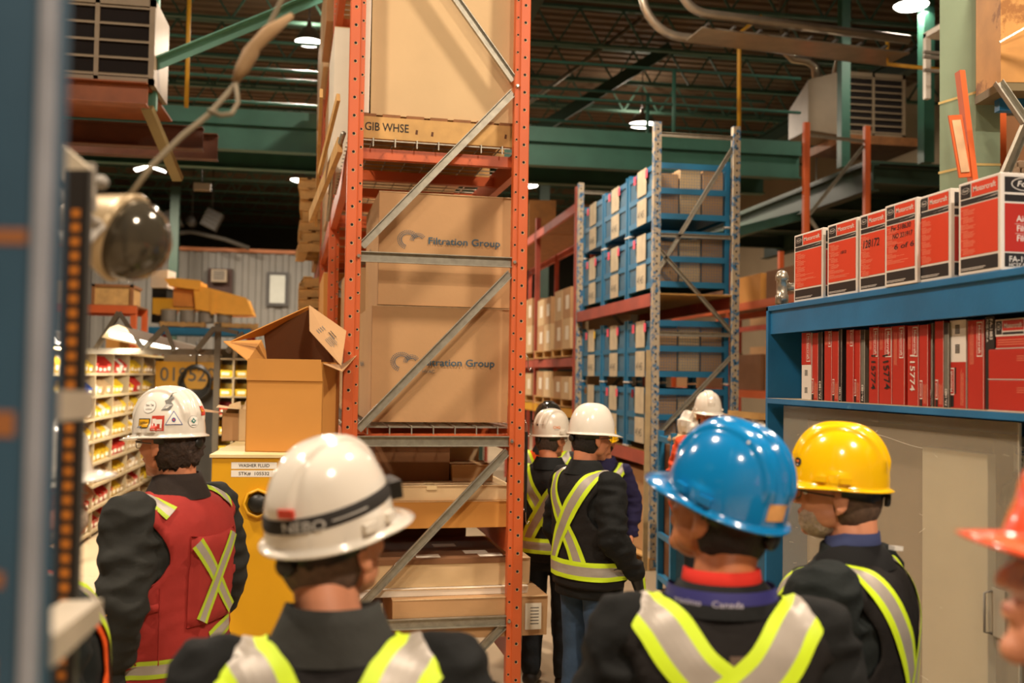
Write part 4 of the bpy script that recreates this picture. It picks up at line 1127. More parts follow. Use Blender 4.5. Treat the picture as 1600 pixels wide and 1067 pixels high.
def steel_bin():
    t = thing('steel_bin', '', 'bin')
    w, d, h = .80, 1.0, .66
    for sx_ in (-w/2, w/2-.05):
        for sy in (-d/2, d/2-.05):
            b = MB(); b.box(BLUEB, sx_, sy, 0, sx_+.05, sy+.05, h+.03); b.box(WHT, sx_-.006, sy-.006, 0, sx_+.056, sy+.056, .015)
            b.build('corner_post', t, world=False)
    b = MB()
    for z in (.10, .36, h-.04):
        b.box(BLUEB, -w/2, -d/2+.05, z-.03, -w/2+.03, d/2-.05, z+.03); b.box(BLUEB, w/2-.03, -d/2+.05, z-.03, w/2, d/2-.05, z+.03)
        b.box(BLUEB, -w/2+.05, -d/2, z-.03, w/2-.05, -d/2+.03, z+.03); b.box(BLUEB, -w/2+.05, d/2-.03, z-.03, w/2-.05, d/2, z+.03)
    b.build('rails', t, world=False)
    b = MB(); b.box(BLUEP, -w/2+.01, -d/2+.05, .12, -w/2+.016, d/2-.05, h-.05); b.box(BLUEP, w/2-.016, -d/2+.05, .12, w/2-.01, d/2-.05, h-.05)
    b.box(BLUEB, -w/2+.02, -d/2+.02, .10, w/2-.02, d/2-.02, .115); b.build('side_panels', t, world=False)
    b = MB()
    for k in range(26): b.beam(BLUEB, (-w/2+.05+k*.028, -d/2+.012, .12), (-w/2+.05+k*.028, -d/2+.012, h-.04), .0025, .0025)
    for k in range(17): b.beam(BLUEB, (-w/2+.05, -d/2+.012, .13+k*.03), (w/2-.05, -d/2+.012, .13+k*.03), .0025, .0025)
    b.build('wire_mesh', t, world=False)
    b = MB(Matrix.Translation((-w/2-.006, 0, 0)))
    b.box(NOTE, -.004, -.19, .38, 0, .13, .66); b.box(NOTE, -.004, -.20, .07, 0, .13, .34)
    fr = (V(-.004, .13, .06), V(0, -1, 0), V(0, 0, 1), V(-1, 0, 0)); b.text(INKG, fr, '4145', .03, .08, .08, 2)
    b.build('paper_notes', t, world=False)
    return t
bin0 = steel_bin()
random.seed(31)
bp_ = []
n = 0
for lev, z in ((BL2, 'upper'), (BL1, 'lower')):
    for st in range(2):
        for k in range(3):
            loc = (BX0+BW/2, BY0+.62+k*1.06, lev+.002+st*.70)
            lb = 'blue noted steel bin, %s of two on the %s orange beam, %s from worn post' % (['lower', 'upper'][st], z, ORD[k])
            if n == 0: o = bin0; o.location = loc; o['label'] = lb; o['group'] = 'blue steel bins in the rack'; WM[o.name] = Matrix.Translation(loc)
            else: o = dup(bin0, loc, 0, lb, 'blue steel bins in the rack')
            c = random.choice([PINK, YNOTE, PINK])
            if n != 5:
                b = MB(); y = loc[1]+random.choice([-.22, .2]); b.box(c, loc[0]-.42, y-.035, loc[2]+.54, loc[0]-.415, y+.035, loc[2]+.63); b.build('sticky_note', o)
            bp_.append(loc); n += 1
            # cartons inside, seen through the wire end
            if k == 0:
                for q in range(3):
                    m_ = [CARD, CARDL, CARD][q]
                    hq = .42+.1*random.random()
                    tag(MB().box(m_, loc[0]-.36+q*.245, loc[1]-.42, loc[2]+.12, loc[0]-.36+q*.245+.225, loc[1]+.35, loc[2]+.12+hq).build('packed_carton', None, .003),
                        'brown carton packed in the wire fronted bin, %s bin, %s beam, place %s' % (['lower', 'upper'][st], z, ['one', 'two', 'three'][q]), 'box', 'cartons packed in the blue bins')
# floor level: brown cartons, leaning board, open blue bin with rubbish in front
for k in range(3):
    tag(MB().box([CARD, CARDD, CARD][k], BX0+.05, BY0+.1+k*1.05, .12, BX0+.8, BY0+1.0+k*1.05, .95).build('floor_carton', None, .004),
        'brown carton on a pallet under the blue bins, %s from the worn post' % ORD[k], 'box', 'cartons on the floor under the blue bins')
    o = pal.copy(); COL.objects.link(o); o.location = (BX0+.44, BY0+.56+k*1.04, .0); o['group'] = 'pallets under the blue bins'
    o['label'] = 'wooden pallet on the floor under the blue bins, %s from the worn post' % ORD[k]
tag(MB().beam(mat('tan_post_board', '#B09A70', .6, var=.2), (BX0-.06, BY0-.02, .0), (BX0-.02, BY0+.05, 2.2), .05, .02).build('leaning_board'), 'tan board leaning on the worn blue upright', 'board')
# open bin on the aisle end
o = pix(1120, 900, 8.9); o.z = 0
t = thing('open_bin', 'open blue steel bin overflowing with paper and cardboard behind the blue helmet', 'bin', o)
w, d, h = .98, .5, 1.40
M = Matrix.Translation((o.x, o.y, 0)) @ Matrix.Rotation(R(-4), 4, 'Z')
for sx_ in (-w/2, w/2-.05):
    for sy in (-.25, .20): MB(M).box(BLUEB, sx_, sy, 0, sx_+.05, sy+.05, h+.04).build('corner_post', t)
b = MB(M)
for z in (.12, .5, .95, h-.03):
    b.box(BLUEB, -w/2+.05, -.25, z-.025, w/2-.05, -.22, z+.025); b.box(BLUEB, -w/2, -.2, z-.025, -w/2+.03, .2, z+.025); b.box(BLUEB, w/2-.03, -.2, z-.025, w/2, .2, z+.025); b.box(BLUEB, -w/2+.05, .22, z-.025, w/2-.05, .25, z+.025)
b.build('rails', t)
b = MB(M); b.box(BLUEP, -w/2+.05, -.235, .14, w/2-.05, -.23, h-.05); b.box(NOTE, -w/2+.10, -.255, .7, -w/2+.34, -.25, 1.36); b.box(YNOTE, -w/2+.03, -.258, 1.18, -w/2+.13, -.252, 1.36)
b.box(BLUEP, w/2-.015, -.2, .14, w/2-.01, .2, h-.05); b.box(BLUEP, -w/2+.05, .23, .14, w/2-.05, .235, h-.05); b.box(BLUEP, -w/2+.02, -.23, .12, w/2-.02, .23, .14)
b.build('side_panels', t)
def crumple(name, m, c, r, seed, lb, cat, group=None):
    b = MB(); rows = []
    for i in range(9):
        row = []
        for j in range(12):
            a_ = 2*math.pi*j/12; e = -math.pi/2+math.pi*i/8
            v_ = V(math.cos(e)*math.cos(a_), math.cos(e)*math.sin(a_), math.sin(e))
            nz = 1+.55*noise.noise(v_*2.2+V(seed, seed*2, 0))+.2*noise.noise(v_*6+V(seed, 0, 0))
            row.append((c[0]+r[0]*v_.x*nz, c[1]+r[1]*v_.y*nz, c[2]+r[2]*v_.z*nz))
        rows.append(row)
    b.grid(m, rows, True, False); return tag(b.build(name), lb, cat, group)
tag(MB(M).box(CARDD, -w/2+.06, -.215, .145, w/2-.06, .215, h-.08).build('waste_carton'), 'carton filling the open blue bin up to its rim', 'box')
for k, (x, y, z, rx, rz, m_, lb) in enumerate([(-.30, -.1, .14, .10, .13, WHT, 'white crumpled paper heap at the post side of the open bin'), (-.13, -.15, .22, .14, .09, CARDL, 'tan crumpled cardboard in the pile on the open bin'),
        (-.05, -.2, .08, .13, .12, PAPER, 'white paper sheet bunch hanging over the rim of the open bin'), (.20, .0, .12, .13, .12, PAPER, 'white crumpled wrapping beside the wooden tray on the open bin'), (.36, -.05, .10, .10, .09, PAPER, 'pale foam wrapping at the cabinet side of the open bin'), (-.42, -.2, .03, .08, .04, CARDL, 'small tan scrap on the rim of the open bin')]):
    p_ = M @ V(x, y, h-.04+z); crumple('crumpled_paper', m_, p_, (rx, .12, rz), k*3.7+1, lb, 'paper', 'rubbish piled on the open bin')
b = MB(M @ Matrix.Translation((.26, .05, h+.17)) @ Matrix.Rotation(R(4), 4, 'Y'))
b.box(WOOD, -.2, -.15, 0, .2, .15, .02); b.box(WOOD, -.2, -.15, .02, .2, -.13, .06); b.box(WOOD, .18, -.13, -.18, .2, .13, 0)
tag(b.build('wooden_tray'), 'shallow pale wooden tray tipped on the rubbish in the open bin', 'tray')
tag(MB(M).box(CARD, .30, -.2, h-.075, .42, -.02, h+.10).build('small_carton'), 'small brown carton on the cabinet corner of the open bin', 'box')

# ------------------------------------------------------------------ rack row with wrapped cartons beyond the blue bins
RY0 = BY0+BAYB+.15
t = thing('pallet_rack', 'orange rack row with wrapped cartons beyond the blue bins', 'pallet rack', (BX0+.5, RY0, 0))
for k in range(4):
    for x in (BX0, BX0+BW):
        MB().box(ORANGE2, x, RY0+k*2.8, 0, x+.075, RY0+k*2.8+.07, 4.5).build('upright', t)
for k in range(3):
    for z, m_ in ((.95, ORANGE2), (1.5-.02, YEL), (2.18, ORANGE2), (4.27, ORANGE2)):
        if z < 1: continue
        for x in (BX0-.005, BX0+BW+.03): MB().box(m_, x, RY0+k*2.8+.07, z-.12, x+.05, RY0+k*2.8+2.8, z).build('beam', t)
        MB().box(WOODD, BX0+.02, RY0+k*2.8+.05, z-.02, BX0+BW, RY0+k*2.8+2.8, z-.001).build('deck', t)
random.seed(41)
for k in range(3):
    for z, zn in ((2.18, 'upper'), (1.48, 'lower')):
        for q in range(2):
            y0 = RY0+k*2.8+.15+q*1.3
            o = pal.copy(); COL.objects.link(o); o.location = (BX0+.48, y0+.55, z+.016); o['group'] = 'pallets in the carton rack'
            o['label'] = 'pallet under wrapped cartons, %s shelf, %s from the blue bins' % (zn, ORD[k*2+q])
            hh = (.50, 1.0)[z > 2]
            hh *= random.uniform(.75, 1.0)
            for s_ in range(2):
                for u in range(2 if z > 2 else 1):
                    h1 = hh/2 if z > 2 else hh*.8
                    b = MB(); x0 = BX0-.02; ya_ = y0+s_*.53; zz0 = z+.125+u*(h1+.002)
                    b.box(CARD if (s_+u) % 2 else CARDL, x0, ya_, zz0, x0+.85, ya_+.50, zz0+h1)
                    b.box(PAPER, x0-.002, ya_+.1, zz0+h1*.3, x0, ya_+.3, zz0+h1*.75)
                    tag(b.build('wrapped_carton', None, .004), 'labelled carton on the %s shelf, pallet %s beyond the blue bins, %s %s' % (zn, ['one', 'two', 'three', 'four', 'five', 'six'][k*2+q], ['front', 'back'][s_], ['bottom', 'top'][u]), 'box', 'labelled cartons in the far rack row')
px_box('ochre_crate', mat('ochre_board', '#8A5A24', .7, var=.2), 826, 312, 868, 371, 17, .7, 'ochre board crate high beyond the orange post', 'crate')
# orange rack row on the far right (tall empty frame)
FX0, FY0, FH = 6.32, 13.0, 5.55
t = thing('pallet_rack', 'tall orange rack frame with pale braces behind the filter cartons', 'pallet rack', (FX0+.5, FY0, 0))
for k in range(3):
    for x in (FX0, FX0+.92):
        b = MB(); upright(b, ORANGE, x, x+.09, FY0+k*2.8, FY0+k*2.8+.07, FH if k == 0 else 4.1, False, 1); b.build('upright', t)
    if k == 0:
        for (x0, z0, x1, z1) in ((.09, FH-.18, .92, FH-.22), (.92, FH-.28, .09, FH-1.3), (.09, FH-1.35, .92, FH-2.4), (.09, 2.1, .92, 2.1), (.92, 3.0, .09, 2.15)):
            MB().chan(GALV, (FX0+x0, FY0+.03, z0), (FX0+x1, FY0+.03, z1), .045, .03).build('brace', t)
for k in range(2):
    for z in (1.75, 3.15):
        for x in (FX0-.005, FX0+.96): MB().box(ORANGE, x, FY0+k*2.8+.07, z-.12, x+.05, FY0+k*2.8+2.8, z).build('beam', t)
        MB().box(WOODD, FX0+.03, FY0+k*2.8+.07, z-.015, FX0+.96, FY0+k*2.8+2.8, z-.001).build('deck', t)
random.seed(77)
for k in range(2):
    for z, zn in ((.0, 'floor'), (1.75, 'middle'), (3.15, 'upper')):
        for q in range(2):
            y0 = FY0+k*2.8+.2+q*1.3; hh = random.uniform(.45, .85) if z < 3 else .42
            tag(MB().box(random.choice([CARDO, CARDD, CARDL, CARD]), FX0+.02, y0, z+.001, FX0+.9, y0+1.1, z+hh).build('stored_carton', None, .004),
                'stored carton on the %s level of the far orange rack, %s along' % (zn, ORD[k*2+q]), 'box', 'cartons in the far orange rack')
# further orange posts against the beige wall
t = thing('pallet_rack', 'distant orange rack in front of the beige wall', 'pallet rack', (9.6, 17, 0))
for k in range(4):
    for x in (9.6, 10.5): MB().box(ORANGE2, x, 15.5+k*2.6, 0, x+.1, 15.6+k*2.6, 4.3).build('upright', t)
for k in range(3):
    for z in (1.8, 3.2): MB().box(ORANGE2, 9.6, 15.6+k*2.6, z-.12, 9.65, 15.5+(k+1)*2.6, z).build('beam', t); MB().box(WOODD, 9.65, 15.6+k*2.6, z-.05, 10.5, 15.5+(k+1)*2.6, z-.01).build('deck', t)
for k in range(3):
    for z in (.01, 1.8, 3.2):
        tag(MB().box(random.choice([CARD, CARDL, CARDD]), 9.7, 15.8+k*2.6, z, 10.5, 17.6+k*2.6, z+.9).build('stored_carton', None, .004), 'carton in the distant rack by the beige wall, %s bay, %s level' % (ORD[k], {.01: 'floor', 1.8: 'middle', 3.2: 'upper'}[z]), 'box', 'cartons by the beige wall')
# tall dark rack behind the blue rack filling the background low down
tag(MB().box(mat('pale_cabinet_side', '#B7A88C', .6), 5.3, 16.6, 0, 6.2, 17.3, 1.6).build('storage_cabinet'), 'pale metal cabinet standing beyond the blue rack', 'cabinet')

# ------------------------------------------------------------------ parts shelving with small bins on the left
PX = -2.78; PD = .45
def shelving(x0, y0, y1, h, nlev, nb, label, face):
    t = thing('parts_shelving', label, 'shelving', ((x0), (y0+y1)/2, 0))
    if face == 'x':
        st = (y1-y0)/nb
        for k in range(nb+1):
            MB().box(SHELFM, x0-PD, y0+k*st-.012, 0, x0, y0+k*st+.012, h).build('divider', t)
        for q in range(nlev+1):
            z = .06+q*(h-.08)/nlev
            MB().box(SHELFM, x0-PD, y0, z-.015, x0+.004, y1, z+.015).build('shelf', t)
        MB().box(mat('shelf_back', '#6E6450', .7), x0-PD-.01, y0, 0, x0-PD, y1, h).build('back_panel', t)
        MB().box(CREAM, x0-PD, y0, h-.03, x0+.006, y1, h).build('top', t)
    return t
SH = 2.14; NL = 8
shelving(PX, 10.2, 18.3, SH, NL, 9, 'long tan parts shelving packed with yellow and red bins', 'x')
def small_bin(m, w, h):
    b = MB(); d = .32; tk = .006
    b.add(m, [(0, -w/2, 0), (0, w/2, 0), (-d, w/2, 0), (-d, -w/2, 0), (.03, -w/2, h*.55), (.03, w/2, h*.55), (-.06, w/2, h), (-.06, -w/2, h), (-d, -w/2, h), (-d, w/2, h)],
          [(0, 3, 2, 1), (0, 1, 5, 4), (1, 2, 9, 6, 5), (3, 0, 4, 7, 8), (2, 3, 8, 9)])
    b.add(CARDD, [(.02, -w/2+tk, h*.5), (.02, w/2-tk, h*.5), (-d+.01, w/2-tk, h*.6), (-d+.01, -w/2+tk, h*.6)], [(0, 1, 2, 3)])
    b.box(PAPER, .018, -w*.3, h*.15, .024, w*.3, h*.38)
    return b
protos = {}
random.seed(17)
lev = (SH-.08)/NL; stp = .9; cnt = 0
cname = {'y': 'yellow', 'r': 'red', 'w': 'white', 'b': 'blue', 'c': 'cardboard'}
cm = {'y': YELB, 'r': REDB, 'w': WHT, 'b': mat('bin_royal_blue', '#2B4EA0', .5), 'c': CARDL}
for bay in range(9):
    for q in range(NL):
        z = .06+q*lev+.0155
        ch = random.choice('yyyyrccyycr') if not (bay == 1 and q == 6) else 'b'
        for s_ in range(4):
            if random.random() < .05: continue
            c = ch if random.random() < .75 else random.choice('yrwcc')
            hh = random.choice([.15, .18, .2]); key = (c, hh)
            y = 10.2+bay*stp+.02+.105+s_*.215
            loc = (PX-.05, y, z)
            if key not in protos:
                o = small_bin(cm[c], .205, hh).build('parts_bin'); protos[key] = o; off = o.location.copy(); o['off'] = [0, 0, 0]
                protos[(key, 'o')] = off
            else:
                o = protos[key].copy(); COL.objects.link(o)
            off = protos[(key, 'o')]
            o.location = V(*loc)+V(off.x, off.y, 0)
            if 'off' in o: del o['off']
            tag(o, '%s parts bin, %s shelf up, %s slot of bay %s from the perforated post' % (cname[c], ORD[q], ORD[s_], ORD[bay]), 'bin', 'small bins in the parts shelving')
            cnt += 1
# second shelf unit facing the aisle end
t = thing('parts_shelving', 'short shelving of bright yellow bins behind the open carton', 'shelving', (-1.6, 14.2, 0))
o = pixY(340, 560, 14.2); e = pixY(415, 560, 14.2); zz_ = 1.92+(580-545)*14.2/FPX
for k in range(4): 
    x = o.x+(e.x-o.x)*k/3; MB().box(SHELFM, x-.012, 14.2, 0, x+.012, 14.6, zz_).build('divider', t)
for q in range(9):
    MB().box(SHELFM, o.x, 14.2, q*.26, e.x, 14.6, q*.26+.02).build('shelf', t)
MB().box(MATS['shelf_back'], o.x, 14.6, 0, e.x, 14.61, zz_).build('back_panel', t)
st = (e.x-o.x)/3
for k in range(3):
    for q in range(1, 8):
        b = MB(Matrix.Translation((o.x+k*st+st/2, 14.25, q*.26+.021)) @ Matrix.Rotation(R(-90), 4, 'Z'))
        sb = small_bin(YELB if (k+q) % 5 else REDB, st-.04, .17); bb = MB(b.M); bb.v = [b.M @ p for p in sb.v]; bb.f, bb.m, bb.s, bb.mats = sb.f, sb.m, sb.s, sb.mats
        tag(bb.build('parts_bin'), '%s bin in the short shelving, %s shelf up, %s column' % ('yellow' if (k+q) % 5 else 'red', ORD[q-1], ORD[k]), 'bin', 'bins in the short shelving')
# numbered yellow panel on a dark cabinet with coiled hose
a = pixY(243, 607, 15.5); c = pixY(343, 566, 15.5)
t = thing('numbered_machine', 'dark machine body with a yellow panel numbered 019520', 'machine', ((a.x+c.x)/2, 15.5, 0))
MB().box(GREYD, a.x+.05, 15.52, 0, c.x, 16.6, a.z).build('body', t)
MB().box(GREY, a.x+.1, 15.53, c.z, c.x, 16.6, c.z+.13).build('upper_body', t)
o = MB().box(YEL, a.x, 15.45, a.z, c.x, 15.52, c.z).build('number_panel', t)
fr = (V(a.x, 15.45, a.z), V(1, 0, 0), V(0, 0, 1), V(0, -1, 0)); b = MB(); b.text(INKG, fr, '019520', .06, .12, .2, 2, width=(c.x-a.x)*.88); b.build('number_lettering', o)
hc = pixY(306, 592, 15.3); b = MB()
for k in range(4): b.tube(BLACK, [hc+V(.19*math.cos(i*math.pi/10)*(1+.06*k), -.03*k, .2*math.sin(i*math.pi/10)*(1+.05*k)-.02*k) for i in range(20)], .022, 8, closed=True)
b.tube(BLACK, [hc+V(0, 0, .22), hc+V(0, .0, .55)], .012, 6)
tag(b.build('coiled_hose'), 'coil of black hose hanging in front of the yellow number panel', 'hose')
# work light frame with fluorescent fixtures
BRN = mat('brown_bar', '#5E5648', .6, var=.1)
a = pix(118, 548, 9.8); c = pix(346, 550, 10.6)
t = thing('light_frame', 'brown steel frame with triangular trusses carrying strip lights', 'frame', a)
MB().beam(BRN, a, c, .05, .06).build('long_bar', t)
for (pa, pb, pc, d) in (((150, 545), (186, 488), (223, 545), 9.9), ((225, 545), (258, 510), (272, 548), 10.2), ((307, 547), (335, 512), (372, 520), 10.4), ((355, 550), (375, 524), (380, 520), 10.4)):
    MB().beam(BRN, pix(*pa, d), pix(*pb, d), .03, .05).build('truss_leg', t); MB().beam(BRN, pix(*pb, d), pix(*pc, d), .03, .04).build('truss_leg', t)
q = pix(340, 520, 10.5); b = MB(); b.box(BRN, q.x-.03, q.y, 0, q.x+.03, q.y+.06, q.z+.1); b.build('post', t)
q = pix(120, 548, 9.8); b = MB(); b.box(BRN, q.x-.03, q.y, 0, q.x+.03, q.y+.06, q.z); b.build('post', t)
TANR = mat('tan_reflector', '#B8A47C', .5, var=.05)
def strip(p, q, lb, w=.30):
    p = V(*p); q = V(*q); t = thing('strip_light', lb, 'lamp', p, 0, 'strip lights over the parts counter')
    d = (q-p).normalized(); n = d.cross(V(0, 0, 1)).normalized(); b = MB()
    prof = [(-w/2, -.06), (-w/4, .04), (0, .07), (w/4, .04), (w/2, -.06)]
    b.grid(TANR, [[e+n*x+V(0, 0, z) for x, z in prof] for e in (p, q)], smooth=False); b.build('reflector', t)
    b = MB()
    for s_ in (-.06, .06): b.tube(TUBEG, [p+n*s_+V(0, 0, -.035), q+n*s_+V(0, 0, -.035)], .022, 8)
    b.build('tube', t)
    ld = bpy.data.lights.new('lamp_light', 'AREA'); ld.shape = 'RECTANGLE'; ld.size = (q-p).length; ld.size_y = .2; ld.energy = 150; ld.color = (1, .86, .66)
    lo = bpy.data.objects.new('lamp_light', ld); COL.objects.link(lo); lo.parent = t; lo.location = (p+q)/2-p+V(0, 0, -.09)
    lo.rotation_euler = (0, 0, math.atan2(d.y, d.x))
s0 = pix(184, 518, 9.6); s1 = pix(305, 548, 13.5)
strip(s0, s1, 'long bright fluorescent strip light with a tan reflector above the parts shelving')
s0 = pix(62, 522, 9.0); s1 = pix(102, 530, 10.0)
strip(s0, s1, 'short strip light glowing behind the perforated black post')
# red orange rack with plywood box further back on the left
a = pixY(70, 480, 19); c = pixY(213, 480, 19)
t = thing('pallet_rack', 'distant orange rack carrying a plywood box in front of the grey wall', 'pallet rack', ((a.x+c.x)/2, 19, 0))
zt2 = pixY(140, 476, 19).z
for x in (a.x, c.x-.1):
    for y in (19, 20): MB().box(ORANGE, x, y, 0, x+.1, y+.1, zt2).build('upright', t)
MB().box(ORANGE, a.x, 18.98, zt2-.14, c.x, 19.03, zt2).build('beam', t); MB().box(ORANGE, a.x, 20.05, zt2-.14, c.x, 20.1, zt2).build('beam', t)
MB().box(WOODD, a.x, 19, zt2-.01, c.x, 20.1, zt2+.01).build('deck', t)
MB().box(ORANGE, a.x, 18.98, .9, c.x, 19.03, 1.0).build('beam', t)
b = MB(); z = zt2+.012; p = pixY(145, 470, 19.1); q = pixY(206, 445, 19.1)
b.box(WOOD, p.x, 19.1, z, q.x, 19.9, q.z); b.box(WOODD, p.x-.03, 19.08, q.z-.05, q.x+.03, 19.92, q.z); b.box(WOODD, p.x-.03, 19.08, z, p.x+.03, 19.14, q.z); b.box(WOODD, q.x-.03, 19.08, z, q.x+.03, 19.14, q.z)
tag(b.build('plywood_box'), 'framed plywood box on the distant orange rack', 'crate')
p = pixY(78, 470, 19.1); q = pixY(100, 438, 19.1)
tag(MB().box(CARDL, p.x-.2, 19.1, z, q.x, 19.9, q.z).build('stored_carton'), 'brown carton behind the perforated post on the distant orange rack', 'box')
tag(MB().box(CARDO, pixY(165, 540, 19.2).x, 19.2, 0, pixY(208, 540, 19.2).x, 20, pixY(165, 517, 19.2).z).build('stored_carton'), 'brown carton standing low under the distant orange rack', 'box')
# blue rack with pallets, rolls and the haul truck body
YT = 24.0
a = pixY(232, 520, YT); c = pixY(392, 520, YT); zb = pixY(300, 512, YT).z
t = thing('pallet_rack', 'distant blue rack carrying two pallets below the yellow truck body', 'pallet rack', ((a.x+c.x)/2, YT, 0))
for x in (a.x+.1, c.x-.1):
    for y in (YT, YT+1.2): MB().box(DKRED, x, y, 0, x+.1, y+.1, zb+.0).build('upright', t)
for y in (YT-.03, YT+1.25): MB().box(BLUEB, a.x, y, zb-.16, c.x, y+.05, zb).build('beam', t)
MB().box(WOODD, a.x, YT, zb-.02, c.x, YT+1.25, zb).build('deck', t)
MB().box(BLUEB, a.x, YT-.03, .8, c.x, YT+.02, .95).build('beam', t)
for k in range(2):
    o = pal.copy(); COL.objects.link(o); o.location = (a.x+.68+k*1.22, YT+.6, zb+.016); o['group'] = 'pallets under the truck body'; o['label'] = 'pallet on the distant blue rack, %s the grey wall window' % ['away from', 'towards'][k]
zp = zb+.125
for k in range(4):
    x = a.x+.38+k*.42; b = MB()
    b.lathe(GREY, [(.17, 0), (.19, .02), (.17, .06), (.19, .10), (.17, .14), (.19, .18), (.17, .22), (.18, .26), (.18, .30)], 16, Matrix.Translation((x, YT+.35, zp)))
    tag(b.build('grey_drum'), 'grey ribbed drum under the yellow truck body, %s from the white unit' % ORD[k], 'drum', 'grey ribbed drums')
YTR = mat('truck_yellow', '#F4AE34', .5, var=.06)
zz0 = pixY(300, 478, YT).z
Xp = lambda p: pixY(p, 450, YT).x
Zp = lambda p: pixY(300, p, YT).z
t = thing('truck_body_model', 'large yellow haul truck dump body lying on the pallets', 'truck', (Xp(310), YT+.6, zp))
def ext(name, m, pts, y0, y1, parent):
    b = MB(); n = len(pts); vs = [(Xp(p[0]), y, Zp(p[1])) for y in (y0, y1) for p in pts]
    b.add(m, vs, [tuple(range(n)), tuple(range(2*n-1, n-1, -1))]+[(i, (i+1) % n, n+(i+1) % n, n+i) for i in range(n)]); return b.build(name, parent, bevel=.01)
ext('dump_bed', YTR, [(302, 450), (312, 446), (384, 463), (394, 488), (378, 489), (352, 489), (306, 482)], YT+.1, YT+1.15, t)
ext('canopy', YTR, [(257, 437), (268, 435), (312, 438), (312, 452), (264, 447)], YT+.05, YT+1.2, t)
ext('cab', mat('truck_cab', '#D98A30', .5), [(268, 450), (302, 452), (302, 478), (268, 477)], YT+.3, YT+.8, t)
ext('side_ribs', YTR, [(330, 455), (335, 456), (335, 489), (330, 489)], YT+.07, YT+.1, t)
ext('front_plate', YEL, [(235, 466), (268, 466), (268, 490), (235, 490)], YT+.35, YT+.9, t)
b = MB(); b.box(YTR, Xp(262), YT+.3, zp+.302, Xp(392), YT+1.1, Zp(480)); b.build('chassis', t)
tag(px_box('white_unit', WHT, 235, 421, 261, 449, 24.2, .6, '', ''), 'white rounded appliance on a black stand beside the yellow truck body', 'appliance')
tag(px_box('black_stand', BLACK, 236, 450, 259, 504, 24.3, .5, '', ''), 'black stand under the white rounded appliance', 'stand')

# ------------------------------------------------------------------ foreground blue post, perforated strip, round lamp (left edge)
p0 = pix(-120, 533, .80); p1 = pix(66, 533, .80)
ang = math.atan2(p1.y-p0.y, p1.x-p0.x)
M = Matrix.Translation((p1.x, p1.y, 0)) @ Matrix.Rotation(ang, 4, 'Z')
t = thing('foreground_rack_post', 'blurred blue rack post with a pale edge beside the camera', 'rack post', (p1.x, p1.y, 0), ang)
FBLUE = mat('scratched_post_blue', '#26465A', .5, var=.25, vscale=3, spots='#9A5C28', sscale=2.6, sth=.66)
b = MB(M); b.box(FBLUE, -.16, 0, 0, -.012, .006, 4.2); b.box(FBLUE, -.012, 0, 0, -.008, .05, 4.2); b.build('web', t)
b = MB(M); b.box(mat('pale_post_edge', '#8C9098', .45, .2, var=.2, vscale=8), -.010, -.004, 0, .001, .01, 4.2); b.build('pale_edge', t, bevel=.002)
b = MB(M); 
for (x, z, w_, h_) in ((-.075, 1.745, .05, .012), (-.078, 1.70, .012, .055), (-.05, 1.60, .02, .09), (-.07, 1.50, .012, .09), (-.045, 2.02, .03, .012), (-.04, 1.865, .02, .02)):
    b.box(mat('orange_scratch', '#8A5428', .6, var=.2), x, -.0008, z, x+w_, 0, z+h_)
b.build('paint_scrapes', t)
q = pix(112, 640, 1.35)
t = thing('perforated_post', 'black perforated post with orange squares showing through its slots', 'rack post', (q.x, q.y, 0), -.1)
ztop = pix(112, 262, 1.35).z
M = Matrix.Translation((q.x, q.y, 0)) @ Matrix.Rotation(-.1+math.atan2(RT0.y, RT0.x), 4, 'Z')
b = MB(M); b.box(BLACKM, -.018, 0, 0, .014, .004, ztop); b.box(BLACKM, .010, 0, 0, .014, .012, ztop); b.build('strip', t)
b = MB(M); b.box(GREYD, .014, -.001, 0, .016, .008, ztop); b.build('grey_edge', t)
b = MB(M); z = .04
while z < ztop-.05: b.box(mat('slot_orange', '#AC651A', .5), -.0085, -.0012, z, .0035, .0, z+.0115); z += .0195
b.build('slots', t)
b = MB(); b.beam(mat('dusty_bar', '#A89C88', .6, var=.15), pix(60, 634, 1.0), pix(134, 632, 1.3), .02, .034); b.build('cross_bar', t)
b = MB(); b.beam(MATS['dusty_bar'], pix(40, 1020, .95), pix(128, 955, 1.33), .05, .03); b.build('shelf_bar', t)
# round lamp
c = pix(196, 372, 1.72)
ax = (RT0*.93-UP0*.33-V(FW.x, FW.y, 0)*.12).normalized()
zq = ax.to_track_quat('Z', 'Y').to_matrix().to_4x4()
M = Matrix.Translation(c) @ zq
t = thing('dome_work_lamp', 'blurred dome lamp with a flared beige housing fixed to the perforated post', 'lamp', c)
MB(M).lathe(mat('lamp_beige', '#B09A76', .35, .3), [(.02, -.115), (.035, -.11), (.055, -.07), (.076, -.012), (.08, 0), (.076, .004)], 28).build('housing', t)
MB(M).lathe(mat('smoked_dome', '#4A4438', .12, .35, var=0), [(.073, .0), (.070, .025), (.058, .05), (.036, .068), (.012, .075), (.001, .076)], 28).build('dome', t)
b = MB(); s_ = c-ax*.11
b.tube(mat('grey_tube', '#A8A196', .4), [pix(88, 235, 1.5), pix(88, 290, 1.5), pix(108, 318, 1.5), pix(145, 345, 1.55), pix(160, 350, 1.7)], .007, 8)
b.tube(MATS['grey_tube'], [pix(86, 360, 1.5), pix(108, 380, 1.5), pix(132, 382, 1.52), pix(150, 362, 1.6), pix(170, 345, 1.7)], .007, 8)
b.build('bent_arms', t)
b = MB(); a = [pix(92, 222, 1.5), pix(138, 262, 1.5), pix(138, 306, 1.5), pix(98, 280, 1.5)]
